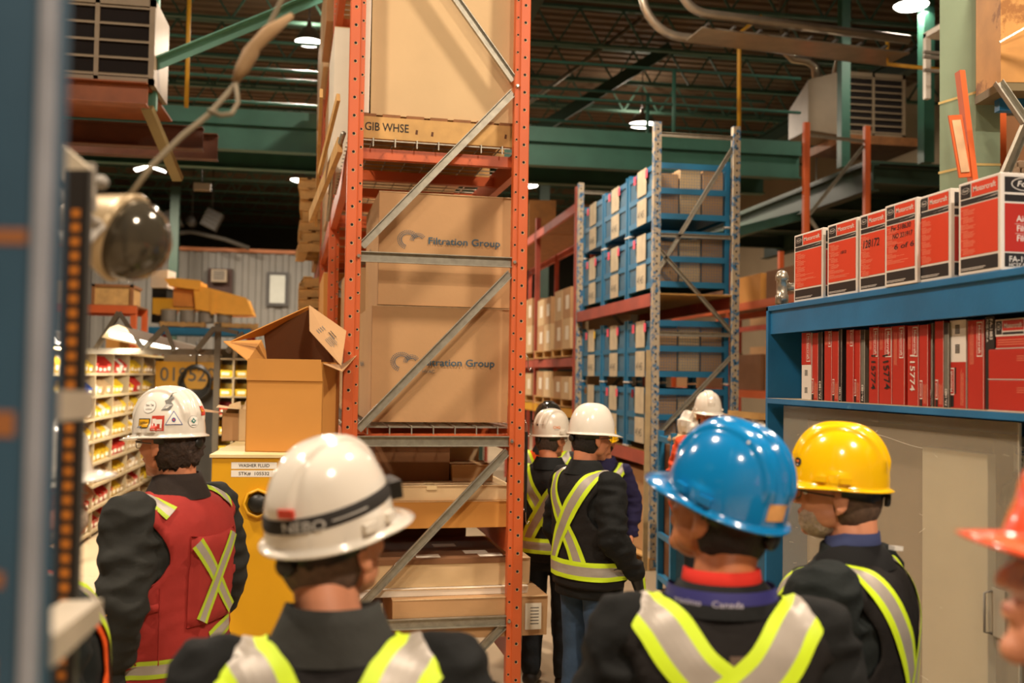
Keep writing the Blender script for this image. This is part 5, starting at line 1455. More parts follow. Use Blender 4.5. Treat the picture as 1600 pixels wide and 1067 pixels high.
n_ = FW*.02; b.add(mat('pale_bracket', '#B9AD96', .5), a+[p+n_ for p in a], [(0, 3, 2, 1), (4, 5, 6, 7), (0, 1, 5, 4), (1, 2, 6, 5), (2, 3, 7, 6), (3, 0, 4, 7)]); b.build('bracket_plate', t)
b = MB(); b.beam(GREY, pix(142, 255, 1.55), pix(142, 330, 1.55), .012, .02); b.tube(GREY, [pix(142, 282, 1.55), pix(162, 285, 1.6)], .008, 8); b.ell(GREY, pix(158, 285, 1.6), (.012, .012, .012)); b.build('clamp', t)
b = MB(); ROPE = mat('frayed_rope', '#70634A', .8, var=.2)
b.tube(ROPE, [pix(198, 312, 1.75), pix(238, 258, 1.8), pix(285, 212, 1.85), pix(325, 180, 1.9), pix(352, 150, 1.95), pix(372, 125, 2.0), pix(410, 60, 2.05), pix(440, 0, 2.1), pix(450, -30, 2.1)], .0055, 8)
b.tube(mat('tan_wrap', '#8E704A', .8, var=.2), [pix(366, 128, 1.98), pix(378, 108, 1.98), pix(392, 82, 2.0), pix(398, 72, 2.0), pix(420, 50, 2.02), pix(456, 24, 2.05)], [.006, .014, .016, .013, .015, .006], 10)
b.tube(ROPE, [pix(325, 172, 1.9), pix(345, 180, 1.9), pix(362, 178, 1.92), pix(372, 160, 1.95), pix(368, 128, 1.98)], .0045, 8)
tag(b.build('frayed_cable'), 'blurred frayed cable rising from the dome lamp to the top of the frame', 'cable')
# ------------------------------------------------------------------ people
SKIN = mat('skin_warm', '#C8805A', .5, var=.06, vscale=14, bump=.04, bscale=90)
SKINL = mat('skin_light', '#D38E6A', .5, var=.08, vscale=14, bump=.04, bscale=90)
SKIND = mat('skin_tan', '#B26C42', .5, var=.06, vscale=14, bump=.04, bscale=90)
def cloth(name, col, b=.35, bs=30): return mat(name, col, .85, var=.12, vscale=10, bump=b, bscale=bs, spec=.25)
JBLK = cloth('black_jacket', '#141514'); JNAVY = cloth('dark_navy_jacket', '#171C1B'); JCHAR = cloth('charcoal_jacket', '#2A2B2A')
VBLK = cloth('black_vest', '#1A1715'); VRED = cloth('red_vest', '#982E28', .25, 18); VORG = cloth('orange_vest', '#E8581E')
JEANS = cloth('blue_jeans', '#33465C'); PANTS = cloth('dark_trousers', '#22262A')
LIME = mat('lime_tape', '#C6E21E', .6, var=.04); LIMED = mat('lime_tape_dull', '#A8BE28', .6, var=.04)
SILVT = mat('silver_tape', '#A39A8E', .45, .15, var=.06, vscale=30)
HAIRK = mat('black_hair', '#1E1611', .7, var=.3, vscale=60, bump=.6, bscale=120)
HAIRG = mat('grey_brown_hair', '#4A3B30', .75, var=.35, vscale=60, bump=.7, bscale=110)
BEARD = mat('white_beard', '#B9A38C', .85, var=.25, vscale=80, bump=.8, bscale=150)
EYEW = mat('eye_white', '#E6DED2', .3, var=0); IRIS = mat('iris_brown', '#2A1A10', .2, var=0); LIP = mat('lip', '#9A4F3E', .5, var=.05)
GLASSM = bpy.data.materials.new('lens_glass'); GLASSM.use_nodes = True
g_ = GLASSM.node_tree.nodes['Principled BSDF']; g_.inputs['Alpha'].default_value = .18; g_.inputs['Roughness'].default_value = .08; g_.inputs['Base Color'].default_value = rgb('#DDD6C8')
def helm(name, col, rough=.16): return mat(name, col, rough, var=.02, spec=.5, coat=.6)

def remesh(b, name, voxel, smooth=3, disp=None):
    ob = bpy.data.objects.new('tmp', b.mesh('tmp')); COL.objects.link(ob)
    md = ob.modifiers.new('r', 'REMESH'); md.mode = 'VOXEL'; md.voxel_size = voxel; md.use_smooth_shade = True
    if smooth:
        sm = ob.modifiers.new('s', 'SMOOTH'); sm.iterations = smooth; sm.factor = .5
    bpy.context.view_layer.update()
    me = bpy.data.meshes.new_from_object(ob.evaluated_get(bpy.context.evaluated_depsgraph_get()))
    bpy.data.objects.remove(ob)
    me.name = name
    me.materials.clear()
    for m in b.mats[:1]: me.materials.append(m)
    for p in me.polygons: p.use_smooth = True; p.material_index = 0
    if disp:
        no = [v.normal.copy() for v in me.vertices]
        for v, n in zip(me.vertices, no):
            v.co += n*disp(v.co)
        me.update()
    return me
def put(me, name, parent, mats=None):
    o = bpy.data.objects.new(name, me); COL.objects.link(o); o.parent = parent; WM[o.name] = WM[parent.name].copy()
    if mats:
        me.materials.clear()
        for m in mats: me.materials.append(m)
    return o
def bvh_of(me): return BVHTree.FromPolygons([v.co.copy() for v in me.vertices], [tuple(p.vertices) for p in me.polygons])
def catmull(P, n=10):
    P = [Vector(p) for p in P]; Q = [P[0]*2-P[1]]+P+[P[-1]*2-P[-2]]; out = []
    for i in range(1, len(Q)-2):
        for k in range(n):
            t = k/n; a, b, c, d = Q[i-1:i+3]
            out.append(.5*((2*b)+(c-a)*t+(2*a-5*b+4*c-d)*t*t+(3*b-a-3*c+d)*t**3))
    out.append(P[-1]); return out
def ribbon(b, bv, P, width, mats, off=.003, nc=8, n=10, lime=.27):
    C = catmull(P, n); L = [bv.find_nearest(c) for c in C]; L = [(l[0], l[1]) for l in L]
    rows = []
    for i, (l, nn) in enumerate(L):
        t = (L[min(i+1, len(L)-1)][0]-L[max(i-1, 0)][0])
        if t.length < 1e-6: t = Vector((0, 0, 1))
        t.normalize(); nn = nn.normalized(); s = nn.cross(t)
        if s.length < 1e-4: continue
        s.normalize()
        if rows and s.dot(prev) < 0: s = -s
        if rows: s = (s*.6+prev*.4).normalized()
        prev = s; row = []
        for j in range(nc+1):
            q = l+s*(width*(j/nc-.5)); r_ = bv.find_nearest(q)
            row.append((r_[0], r_[1]))
        rows.append(row)
    # outward offset
    v = [[p+m.normalized()*off for p, m in row] for row in rows]
    for j in range(nc):
        f = (j+.5)/nc
        m = mats[0] if (f < lime or f > 1-lime) else mats[1]
        b.grid(m, [[row[j], row[j+1]] for row in v])
    return b
DSC = [1.0]
def drape(b, m, bv, O, ux, uy, pts_faces, off=.0015, cast=None):
    """project flat verts (x,y) in the frame onto the surface along -n"""
    v, f = pts_faces; v = [(x*DSC[0], y*DSC[0]) for x, y in v]; ux = V(*ux).normalized(); uy = V(*uy).normalized(); n = ux.cross(uy).normalized(); O = V(*O); out = []
    for x, y in v:
        p = O+ux*x+uy*y+n*.15
        r_ = bv.ray_cast(p, -n, .4)
        out.append((r_[0]+n*off) if r_[0] is not None else (O+ux*x+uy*y))
    b.add(m, out, f); return b
def gridpatch(w, h, nx=6, ny=6, x0=0, y0=0):
    v = [(x0-w/2+w*i/nx, y0-h/2+h*j/ny) for j in range(ny+1) for i in range(nx+1)]
    f = [(j*(nx+1)+i, j*(nx+1)+i+1, (j+1)*(nx+1)+i+1, (j+1)*(nx+1)+i) for j in range(ny) for i in range(nx)]
    return v, f
def disc(rx, ry, n=20, x0=0, y0=0):
    return [(x0, y0)]+[(x0+rx*math.cos(2*math.pi*k/n), y0+ry*math.sin(2*math.pi*k/n)) for k in range(n)], [(0, k+1, (k+1) % n+1) for k in range(n)]
def txt(s, w, x0=0, y0=0, h=None):
    v, f, ww = text_geo(s); k = w/ww; kh = k if h is None else h/.7
    return [((a-ww/2)*k+x0, bb*kh+y0) for a, bb in v], f

# hard hat in its own space: origin at rim centre, +y to the brim, z up
HA, HB, HH = .114, .136, .162
def hat_pt(az, e, k=1.0):
    """az from the back (-y); e 0 rim .. pi/2 crown"""
    c = math.cos(e)**.72 if math.cos(e) > 1e-6 else 0
    s = math.sin(e)**1.0
    x = HA*c*math.sin(az); y = -HB*c*math.cos(az); z = HH*s
    return V(x*k, y*k, z*k)
def hat_mesh(m, ridge):
    b = MB(); rows = []; na = 216; ne = 44
    for i in range(ne+1):
        e = math.pi/2*i/ne; row = []
        for j in range(na):
            az = 2*math.pi*j/na; p = hat_pt(az, e); n = V(p.x/HA**2, p.y/HB**2, p.z/HH**2).normalized()
            x = abs(p.x); fade = min(1, max(0, (p.z-.038)/.03)); pl = lambda c_, w_: 1/(1+math.exp(min(50, (abs(x-c_)-w_)/.0014))); d = 0
            if ridge == 3:
                d = fade*.0085*(pl(0, .013)+pl(.047, .011))
            elif ridge == 1: d = fade*.010*pl(0, .028)
            elif ridge == 2: d = fade*(.006*(1/(1+math.exp((x-.034)/.0025)))-.003*math.exp(-(x/.012)**2))
            if p.z < .03 and abs(abs(p.x)-HA) < .02 and ridge: d += .006*max(0, 1-abs(p.y)/.035)
            row.append(p+n*d)
        rows.append(row)
    # rim lip and front brim
    low = []
    for (out, dz) in ((.000, -.006), (.008, -.010), (.014, -.013), (.013, -.017), (.004, -.014), (-.004, -.004)):
        row = []
        for j in range(na):
            az = 2*math.pi*j/na; p = hat_pt(az, 0); d = V(p.x, p.y, 0).normalized()
            fr_ = max(0, -math.cos(az))**1.6
            br = .042*fr_*(out/.014 if out > 0 else 0)
            row.append(p+d*(out+br)+V(0, 0, dz-.014*fr_*(out/.014 if out > 0 else 0)))
        low.append(row)
    low.reverse()
    b.grid(m, low+rows, True)
    # inner shell so that the dome has thickness
    inn = [[q*.965 for q in r_] for r_ in rows[::3]]
    b.grid(m, inn, True)
    # accessory slots on both sides
    if ridge:
        for sx_ in (-1, 1):
            for yy in (-.02, .045):
                az = math.atan2(sx_, 0)
                y_ = yy; x_ = sx_*(HA*math.sqrt(max(0, 1-(y_/HB)**2))+.004)
                tg = V(-y_*HA**2, x_*HB**2, 0).normalized() if True else None
                c = V(x_, y_, .012)
                b.beam(m, c-tg*.015, c+tg*.015, .014, .016)
    return b
def make_hat(root, HM, m, ridge, name='hard_hat', extras=None, susp=BLACK):
    b = hat_mesh(m, ridge); bv = BVHTree.FromPolygons([Vector(p) for p in b.v], b.f)
    loc = b
    def tobuild(bb, nm, par):
        bb.v = [HM @ Vector(p) for p in bb.v]
        return bb.build(nm, par, world=False)
    hat = tobuild(b, name, root)
    # suspension band under the rim, nape strap and knob
    s = MB(); rows = []
    for z, k in ((.004, .90), (-.022, .90), (-.022, .87), (.004, .87)):
        rows.append([V(HA*k*.93*math.sin(a*math.pi/16), -HB*k*math.cos(a*math.pi/16), z) for a in range(32)])
    s.grid(susp, rows+[rows[0]], True)
    rows = []
    for z, k in ((-.012, .93), (-.058, .90), (-.058, .87), (-.012, .90)):
        rows.append([V(HA*k*.93*math.sin(R(a)), -HB*k*math.cos(R(a))*(1.0 if z > -.03 else .96), z+(.022*abs(a)/85)) for a in range(-85, 86, 10)])
    s.grid(susp, rows+[rows[0]])
    s.lathe(susp, [(.021, 0), (.021, .012), (.017, .017), (.004, .018)], 18, Matrix.Translation((0, -HB*.90, -.038)) @ Matrix.Rotation(R(90), 4, 'X'))
    tobuild(s, 'suspension_band', hat)
    if extras:
        for nm, fn in extras:
            e = MB(); fn(e, bv)
            o = tobuild(e, nm, hat)
    return hat

def head_prims(b, m, HM):
    """head in its own space: origin at ear level, +y face, z up (metres, adult)"""
    def E(c, r, rot=None):
        M = HM @ Matrix.Translation(c) @ (rot or Matrix.Identity(4))
        b.ell(m, (0, 0, 0), r, 20, 12, M)
    E((0, -.015, .040), (.076, .098, .084)); E((0, .028, .0), (.064, .068, .085)); E((0, .042, -.062), (.044, .045, .042)); E((0, .072, -.088), (.022, .020, .018))
    E((0, .078, .048), (.052, .022, .030)); E((.034, .066, -.012), (.022, .022, .022)); E((-.034, .066, -.012), (.022, .022, .022))
    E((0, .092, .033), (.040, .012, .008)); E((.047, .022, -.045), (.018, .035, .03)); E((-.047, .022, -.045), (.018, .035, .03))
    # nose
    b.caps(m, HM @ V(0, .090, .024), HM @ V(0, .112, -.010), .009, .012)
    E((0, .113, -.014), (.011, .011, .010)); E((.012, .104, -.016), (.008, .009, .008)); E((-.012, .104, -.016), (.008, .009, .008))
    # lips
    E((0, .093, -.041), (.022, .009, .007)); E((0, .092, -.051), (.019, .009, .007))
    # ears
    for s in (-1, 1):
        rot = Matrix.Rotation(R(18*s), 4, 'Z') @ Matrix.Rotation(R(-10), 4, 'X')
        E((s*.080, -.008, .002), (.008, .019, .034), rot)
        pts = [HM @ (V(s*.086, -.008, .004)+V(s*.002*math.sin(a), -.016*math.cos(a)*-1 if False else .015*math.sin(a)-.004, .027*math.cos(a))) for a in [math.pi*(-.15-1.1*k/8) for k in range(9)]]
        b.tube(m, pts, .0055, 8)
        E((s*.083, -.004, -.027), (.006, .008, .010))
HOFF = .052
def person(spec):
    s_ = spec
    px_, py_, d = s_['top']; P = pix(px_, py_, d)
    hat_h = 1.653+HOFF+HH
    sc = P.z/hat_h if 'scale' not in s_ else s_['scale']
    rz = R(s_['body'])
    root = thing('person', s_['label'], 'person', (P.x, P.y, 0), rz, None)
    root.scale = (sc, sc, sc)
    WM[root.name] = Matrix.Translation((P.x, P.y, 0)) @ Matrix.Rotation(rz, 4, 'Z') @ Matrix.Scale(sc, 4)
    hy = R(s_['head']-s_['body']); tilt = R(s_.get('tilt', 0)); hroll = R(s_.get('hroll', 0))
    HC = V(s_.get('hx', 0), s_.get('hy', .015), 1.653)
    HM = Matrix.Translation(HC) @ Matrix.Rotation(hy, 4, 'Z') @ Matrix.Rotation(hroll, 4, 'Y') @ Matrix.Rotation(tilt, 4, 'X')
    # move the root so that the hat is under the measured point
    sk = s_.get('skin', SKIN); vox = s_.get('vox', .009); bulk = s_.get('bulk', 1.0)
    # ---- body
    HAT = HM
    HM = HM @ Matrix.Scale(1.06, 4)
    b = MB(); head_prims(b, sk, HM)
    nb_ = HM @ V(0, -.030, -.05)
    b.caps(sk, nb_, V(0, -.035, 1.46), .056, .072, 18); b.caps(sk, HM @ V(0, -.05, -.01), V(0, -.05, 1.47), .050, .056, 18)
    b.loft(sk, [(0, 0, .90, .13, .10), (0, 0, 1.1, .13, .10), (0, 0, 1.3, .16, .10), (0, -.01, 1.42, .15, .08), (0, -.02, 1.47, .07, .06)], 20)
    sho = [V(-.185*bulk, -.015, 1.415), V(.185*bulk, -.015, 1.415)]
    arms = s_.get('arms', None) or [((-.27, -.03, 1.14), (-.26, .09, .92)), ((.27, -.03, 1.14), (.26, .09, .92))]
    for k in (0, 1):
        el, wr = V(*arms[k][0]), V(*arms[k][1]); sd = -1 if k == 0 else 1
        b.caps(sk, sho[k], el, .045, .038); b.caps(sk, el, wr, .036, .027)
        dr = (wr-el).normalized(); side = V(sd, 0, 0); side = (side-dr*side.dot(dr)).normalized(); fw = dr.cross(side)*(1 if sd < 0 else -1)
        if fw.y < 0: fw = -fw
        pc = wr+dr*.05
        b.caps(sk, wr+dr*.01+fw*.012, wr+dr*.085+fw*.024, .021, .016, 10); b.caps(sk, wr+dr*.01-fw*.012, wr+dr*.08-fw*.028, .021, .015, 10); b.caps(sk, wr, wr+dr*.085, .022, .017, 10)
        inn = -side
        for q, (o_, L_) in enumerate(((.030, .072), (.011, .082), (-.009, .076), (-.028, .060))):
            a0 = wr+dr*.085+fw*o_; a1 = a0+dr*L_*.5+inn*.006; a2 = a1+dr*L_*.40+inn*.022; 
            b.caps(sk, a0, a1, .0095, .0085, 8); b.caps(sk, a1, a2, .0085, .007, 8)
        t0 = wr+dr*.03+fw*.022; t1 = t0+dr*.035+fw*.028+inn*.008; t2 = t1+dr*.032+fw*.006+inn*.01
        b.caps(sk, t0, t1, .013, .0105, 8); b.caps(sk, t1, t2, .0105, .008, 8)
    for x in (-.09, .09):
        b.caps(sk, V(x, 0, .88), V(x*1.1, .0, .5), .075, .05); b.caps(sk, V(x*1.1, 0, .5), V(x*1.15, -.02, .08), .048, .035)
        b.caps(sk, V(x*1.15, -.02, .05), V(x*1.2, .11, .035), .03, .025)
    me = remesh(b, 'body', s_.get('bvox', .0075), 3)
    body = put(me, 'body', root)
    # face details
    fb = MB(HM)
    if s_.get('face', True):
        e = MB(HM)
        for s2 in (-1, 1):
            e.ell(EYEW, (s2*.031, .080, .014), (.012, .010, .008), 12, 8); e.ell(IRIS, (s2*.031, .0865, .014), (.005, .004, .005), 10, 6)
        e.build('eyes', body, world=False)
        e = MB(HM); e.ell(LIP, (0, .0965, -.044), (.017, .006, .005), 12, 6); e.build('lips', body, world=False)
        e = MB(HM)
        for s2 in (-1, 1): e.ell(s_.get('hairm', HAIRK), (s2*.032, .096, .034), (.017, .005, .004), 10, 6)
        e.build('eyebrows', body, world=False)
    # ---- hair
    if s_.get('hair'):
        hm, amp, big = s_['hair']
        hb = MB(HM); rows = []
        for i in range(29):
            e = -math.pi/2+math.pi*i/28; row = []
            for j in range(48):
                a = 2*math.pi*j/48; v_ = V(math.cos(e)*math.cos(a), math.cos(e)*math.sin(a), math.sin(e))
                nz = 1+amp*noise.noise(v_*(9 if amp > .08 else 5)+V(3, 1, 2))
                yy = -.030+v_.y*.088*big*nz
                zz_ = .012+v_.z*(.095 if v_.z > 0 else .108)*big*nz
                if v_.y > 0: yy = -.030+v_.y*.066*nz
                row.append(V(v_.x*.0785*(1+(big-1)*.8)*nz, yy, zz_))
            rows.append(row)
        hb.grid(hm, rows, True); hb.build('hair', body, world=False)
    if s_.get('beard'):
        hb = MB(HM); rows = []
        for i in range(21):
            e = -math.pi/2+math.pi*i/20; row = []
            for j in range(32):
                a = 2*math.pi*j/32; v_ = V(math.cos(e)*math.cos(a), math.cos(e)*math.sin(a), math.sin(e)); nz = 1+.05*noise.noise(v_*9)
                row.append(V(v_.x*.058*nz, .040+v_.y*.060*nz, -.060+v_.z*.050*nz))
            rows.append(row)
        hb.grid(s_['beard'], rows, True); hb.build('beard', body, world=False)
    if s_.get('glasses'):
        gm = s_['glasses']; e = MB(HM)
        for s2 in (-1, 1):
            e.tube(gm, [V(s2*.010, .104, .018), V(s2*.050, .098, .020), V(s2*.070, .075, .018), V(s2*.080, .0, .014), V(s2*.084, -.03, .004)], .0022, 6)
            e.tube(gm, [V(s2*.033+.021*math.cos(k*math.pi/8), .104-.012*abs(math.cos(k*math.pi/8)), .010+.015*math.sin(k*math.pi/8)) for k in range(16)], .0014, 6, closed=True)
        gl = e.build('eyeglasses', root, world=False)
        e = MB(HM)
        for s2 in (-1, 1): e.add(GLASSM, [V(s2*.033+.021*math.cos(k*math.pi/8), .104-.012*abs(math.cos(k*math.pi/8)), .010+.015*math.sin(k*math.pi/8)) for k in range(16)], [tuple(range(16))])
        e.build('lenses', gl, world=False)
    # ---- trousers and boots
    tm = s_.get('trousers', PANTS); b = MB()
    for x in (-.10, .10):
        b.caps(tm, V(x, 0, .90), V(x*1.1, .01, .50), .105, .080); b.caps(tm, V(x*1.1, .01, .50), V(x*1.15, -.015, .13), .078, .068)
    b.loft(tm, [(0, 0, .84, .17, .12), (0, 0, .95, .18, .125), (0, 0, 1.03, .17, .12)], 24)
    put(remesh(b, 'trousers', .012, 3, lambda c: .006*noise.noise(V(c.x*9, c.y*9, c.z*14))), 'trousers', root, [tm])
    for x in (-.115, .115):
        b = MB(); b.caps(BLACKM, V(x, -.03, .06), V(x*1.1, .13, .045), .055, .042); b.caps(BLACKM, V(x, -.02, .07), V(x, -.02, .16), .05, .05)
        me = remesh(b, 'boot', .01, 2)
        for v in me.vertices: v.co.z = max(v.co.z, .0)
        put(me, 'boot', root, [BLACKM])
    # ---- jacket
    jm = s_['jacket']; B = bulk
    rings = [(0, 0, .80, .195*B, .140*B), (0, 0, .84, .200*B, .145*B), (0, 0, .98, .203*B, .148*B), (0, 0, 1.10, .203*B, .146*B), (0, -.003, 1.24, .212*B, .150*B), (0, -.01, 1.34, .214*B, .147*B),
             (0, -.015, 1.40, .200*B, .132*B), (0, -.018, 1.445, .165*B, .112*B), (0, -.022, 1.475, .125, .095), (0, -.022, 1.505, .088, .082), (0, -.016, 1.535, .078, .078)]
    rs = catmull([V(r_[1], r_[2], r_[3]) for r_ in rings], 6); r2 = catmull([V(r_[4], 0, 0) for r_ in rings], 6)
    rings_f = [(0, a.x, a.y, a.z, c.x) for a, c in zip(rs, r2)]
    tb = MB(); tb.loft(jm, rings_f, 112, 2.3)
    tbv = BVHTree.FromPolygons([Vector(p) for p in tb.v], tb.f)
    b = MB(); b.loft(jm, rings, 40, 2.3)
    for k in (0, 1):
        el, wr = V(*arms[k][0]), V(*arms[k][1])
        b.caps(jm, sho[k], el, .083*B, .070*B, 20); b.caps(jm, el, wr, .070*B, .052*B, 20)
    def wr_(c):
        side = min(1, max(0, (abs(c.x)-.17)/.05)); n1 = noise.noise(V(c.x*7, c.y*7, c.z*16)); n2 = noise.noise(V(c.x*15+5, c.y*15, c.z*30))
        kw = s_.get('wrk', 1.0); return kw*((.004+.012*side)*(1-abs(n1)*2.6)*.8+.004*n2*(1+side))
    jme = remesh(b, 'jacket', vox, 4, wr_)
    put(jme, 'jacket', root, [jm]); jbv = bvh_of(jme)
    # collar
    if s_.get('inner'):
        b = MB(); ch = s_.get('inner_h', .06); rows = []
        for (k, dz) in ((.76, -.01), (.76, ch*.6), (.77, ch), (.84, ch+.002), (.88, ch*.5), (.92, -.01)):
            rows.append([V((.095*k)*math.cos(a*math.pi/18), -.026+(.088*k)*math.sin(a*math.pi/18), 1.505+dz-.022*max(0, math.sin(a*math.pi/18))) for a in range(36)])
        b.grid(s_['inner'], rows, True); b.build('shirt_collar', root, world=False)
    cm_ = s_.get('collar', jm); b = MB(); rows = []
    ch = s_.get('collar_h', .045)
    for (k, dz) in ((.80, -.02), (.84, .0), (.84, ch*.6), (.84, ch), (.92, ch+.002), (1.04, ch*.55), (1.2, .0), (1.36, -.032)):
        rows.append([V((.095*k)*math.cos(a*math.pi/18), -.026+(.088*k)*math.sin(a*math.pi/18)*1.0, 1.505+dz-.022*max(0, math.sin(a*math.pi/18))) for a in range(36)])
    b.grid(cm_, rows, True); b.build('collar', root, world=False)
    # ---- vest
    vm = s_.get('vest')
    if vm:
        zc, zh = 1.26, s_.get('hem', .86)
        def S(az, h, off=.012):
            if h < 0: c = V(0, 0, zc+h); dr = V(math.sin(az), -math.cos(az), 0)
            else:
                e = h/.22; c = V(0, -.008, zc); dr = V(math.sin(az)*math.cos(e), -math.cos(az)*math.cos(e), math.sin(e))
            hit = tbv.ray_cast(c+dr*1.2, -dr)
            p = hit[0] if hit[0] is not None else c+dr*.15
            n = hit[1] if hit[0] is not None else dr
            if n.dot(dr) < 0: n = -n
            q = jbv.ray_cast(c+dr*1.2, -dr)[0]
            if q is not None:
                lq, lp = (q-c).length, (p-c).length
                if lq > lp: p = c+dr*min(lq, lp+.022)
            return p+n*off
        NA, NH = 96, 44; hmin = zh-zc; hole_h, hole_r, hole_a = .025, .118, R(38)
        def htop(az): return .22*R(66 if abs(az) < R(100) else 66-22*(abs(az)-R(100))/R(80))
        pts = {}; par = []
        for i in range(NH+1):
            for j in range(NA):
                az = -math.pi+2*math.pi*j/NA; h = hmin+(htop(az)-hmin)*i/NH; par.append([az, h])
        def inside(az, h): 
            return ((abs(az)-math.pi/2)/hole_a)**2+((h-hole_h)/hole_r)**2 < 1
        fs = []; used = {}; dele = set(); keep = set()
        for i in range(NH):
            for j in range(NA):
                q = (i*NA+j, i*NA+(j+1) % NA, (i+1)*NA+(j+1) % NA, (i+1)*NA+j)
                cz = sum(par[k][1] for k in q)/4; ca = par[q[0]][0]+math.pi/NA
                op = s_.get('open_front', R(4))
                if inside(ca, cz) or abs(ca) > math.pi-op*1.0 and False: dele.update(q)
                else: fs.append(q); keep.update(q)
        for k in dele & keep:
            az, h = par[k]; sg = 1 if az > 0 else -1
            u = (abs(az)-math.pi/2)/hole_a; w_ = (h-hole_h)/hole_r; r_ = math.hypot(u, w_) or 1
            par[k] = [sg*(math.pi/2+u/r_*hole_a), hole_h+w_/r_*hole_r]
        idx = {}; vs = []
        for q in fs:
            for k in q:
                if k not in idx: idx[k] = len(vs); vs.append(S(*par[k]))
        b = MB(); b.add(vm, vs, [[idx[k] for k in q] for q in fs], True)
        vbv = BVHTree.FromPolygons([Vector(p) for p in b.v], b.f)
        # orient normals outward in the bvh: flip test
        vo = b.build('safety_vest', root, world=False); md = vo.modifiers.new('s', 'SOLIDIFY'); md.thickness = .006; md.offset = -1
        for nm, fn in s_.get('stripes', []):
            e = MB(); fn(e, vbv, S); e.build(nm, vo, world=False)
    for nm, fn in s_.get('more', []):
        e = MB(); fn(e, jbv, HM); e.build(nm, root, world=False)
    # ---- hat
    make_hat(root, HAT @ Matrix.Translation((0, -.002, HOFF)) @ Matrix.Rotation(R(s_.get('hat_tilt', 0)), 4, 'X'), s_['hat'], s_.get('ridge', 3), extras=s_.get('hat_extras'), susp=s_.get('susp', BLACK))
    return root

def pathS(S, lst, off=.014): return [S(R(a), h, off) for a, h in lst]
def band(S, e, h, w, m, n=56, off=.0190, lime=.27, a0=-180, a1=180, nc=8):
    rows = []
    for i in range(n+1):
        az = R(a0+(a1-a0)*i/n); rows.append([S(az, h+w*(j/nc-.5), off) for j in range(nc+1)])
    for j in range(nc):
        f = (j+.5)/nc; mm = m[0] if (f < lime or f > 1-lime) else m[1]
        e.grid(mm, [[r_[j], r_[j+1]] for r_ in rows])
def sband(S, e, P, w, m, off=.0190, nc=8, n=10, lime=.27):
    """stripe along a path given in (azimuth deg, h) parameter space, width in metres"""
    Q = []
    PP = [(R(a), h) for a, h in P]
    C = catmull([(a, h, 0) for a, h in PP], n)
    pos = [S(c.x, c.y, off) for c in C]; rows = []
    for i, c in enumerate(C):
        t = (pos[min(i+1, len(C)-1)]-pos[max(i-1, 0)]).normalized()
        da, dh = .03, .006
        ta = (S(c.x+da, c.y, off)-S(c.x-da, c.y, off))/(2*da); th = (S(c.x, c.y+dh, off)-S(c.x, c.y-dh, off))/(2*dh)
        n_ = ta.cross(th)
        if n_.length < 1e-9: n_ = V(0, -1, 0)
        n_.normalize(); s = n_.cross(t).normalized()
        # solve s = a*ta + b*th (least squares)
        A11, A12, A22 = ta.dot(ta), ta.dot(th), th.dot(th); b1, b2 = s.dot(ta), s.dot(th); D = A11*A22-A12*A12
        if abs(D) < 1e-9: continue
        a_, b_ = (b1*A22-b2*A12)/D, (A11*b2-A12*b1)/D
        rows.append([S(c.x+a_*w*(j/nc-.5), min(c.y+b_*w*(j/nc-.5), .262), off) for j in range(nc+1)])
    for _ in range(5):
        rows = [rows[0]]+[[(rows[i-1][j]+rows[i][j]*2+rows[i+1][j])/4 for j in range(nc+1)] for i in range(1, len(rows)-1)]+[rows[-1]]
    for j in range(nc):
        f = (j+.5)/nc; mm = m[0] if (f < lime or f > 1-lime) else m[1]
        e.grid(mm, [[r_[j], r_[j+1]] for r_ in rows])
def xback(w=.10, zx=-.02, low=-.26, top=45, lm=(LIME, SILVT), waist=True, lime=.27):
    def f1(e, bv, S):
        for s in (1, -1):
            sband(S, e, [(s*152, -.25), (s*152, .0), (s*140, .12), (s*110, .185), (s*78, .200), (s*50, .17 if zx < .05 else .19), (s*24, (zx+.19)/2), (0, zx), (-s*22, zx-.10), (-s*38, low)], w, lm, off=.0190+(.0008 if s > 0 else 0), lime=lime)
    def f2(e, bv, S): band(S, e, low-.03, w, lm, off=.0205)
    out = [('cross_stripes', f1)]
    if waist: out.append(('waist_stripe', f2))
    return out

# hat decorations ------------------------------------------------------
def deco(az, e_, fn_, sc=1.0):
    """frame on the hat surface at azimuth/elevation degrees"""
    def f(b, bv):
        p = hat_pt(R(az), R(e_)); n = V(p.x/HA**2, p.y/HB**2, p.z/HH**2*.8).normalized()
        ux = V(0, 0, 1).cross(n).normalized(); uy = n.cross(ux)
        DSC[0] = sc; fn_(b, bv, p, ux, uy); DSC[0] = 1.0
    return f
def st_rect(m, w, h, lettering=None, lm=None, border=None, x0=0, y0=0):
    def f(b, bv, p, ux, uy):
        if border is not None: drape(b, border, bv, p, ux, uy, gridpatch(w+.005, h+.005, 8, 4, x0, y0), .0012)
        drape(b, m, bv, p, ux, uy, gridpatch(w, h, 8, 4, x0, y0), .0018)
        if lettering: drape(b, lm, bv, p, ux, uy, txt(lettering, w*.8, x0, y0-h*.15, h*.4), .0026)
    return f
def st_disc(m, r, lettering=None, lm=None, ring=None):
    def f(b, bv, p, ux, uy):
        if ring is not None: drape(b, ring, bv, p, ux, uy, disc(r*1.1, r*1.1), .0012)
        drape(b, m, bv, p, ux, uy, disc(r, r), .0018)
        if lettering: drape(b, lm, bv, p, ux, uy, txt(lettering, r*1.5, 0, -r*.2), .0026)
    return f
ST_Y = mat('sticker_yellow', '#E2A81C', .5, var=0); ST_R = mat('sticker_red', '#C23A26', .5, var=0); ST_K = mat('sticker_black', '#26221E', .5, var=0); ST_W = mat('sticker_white', '#E8E2D6', .5, var=.0)
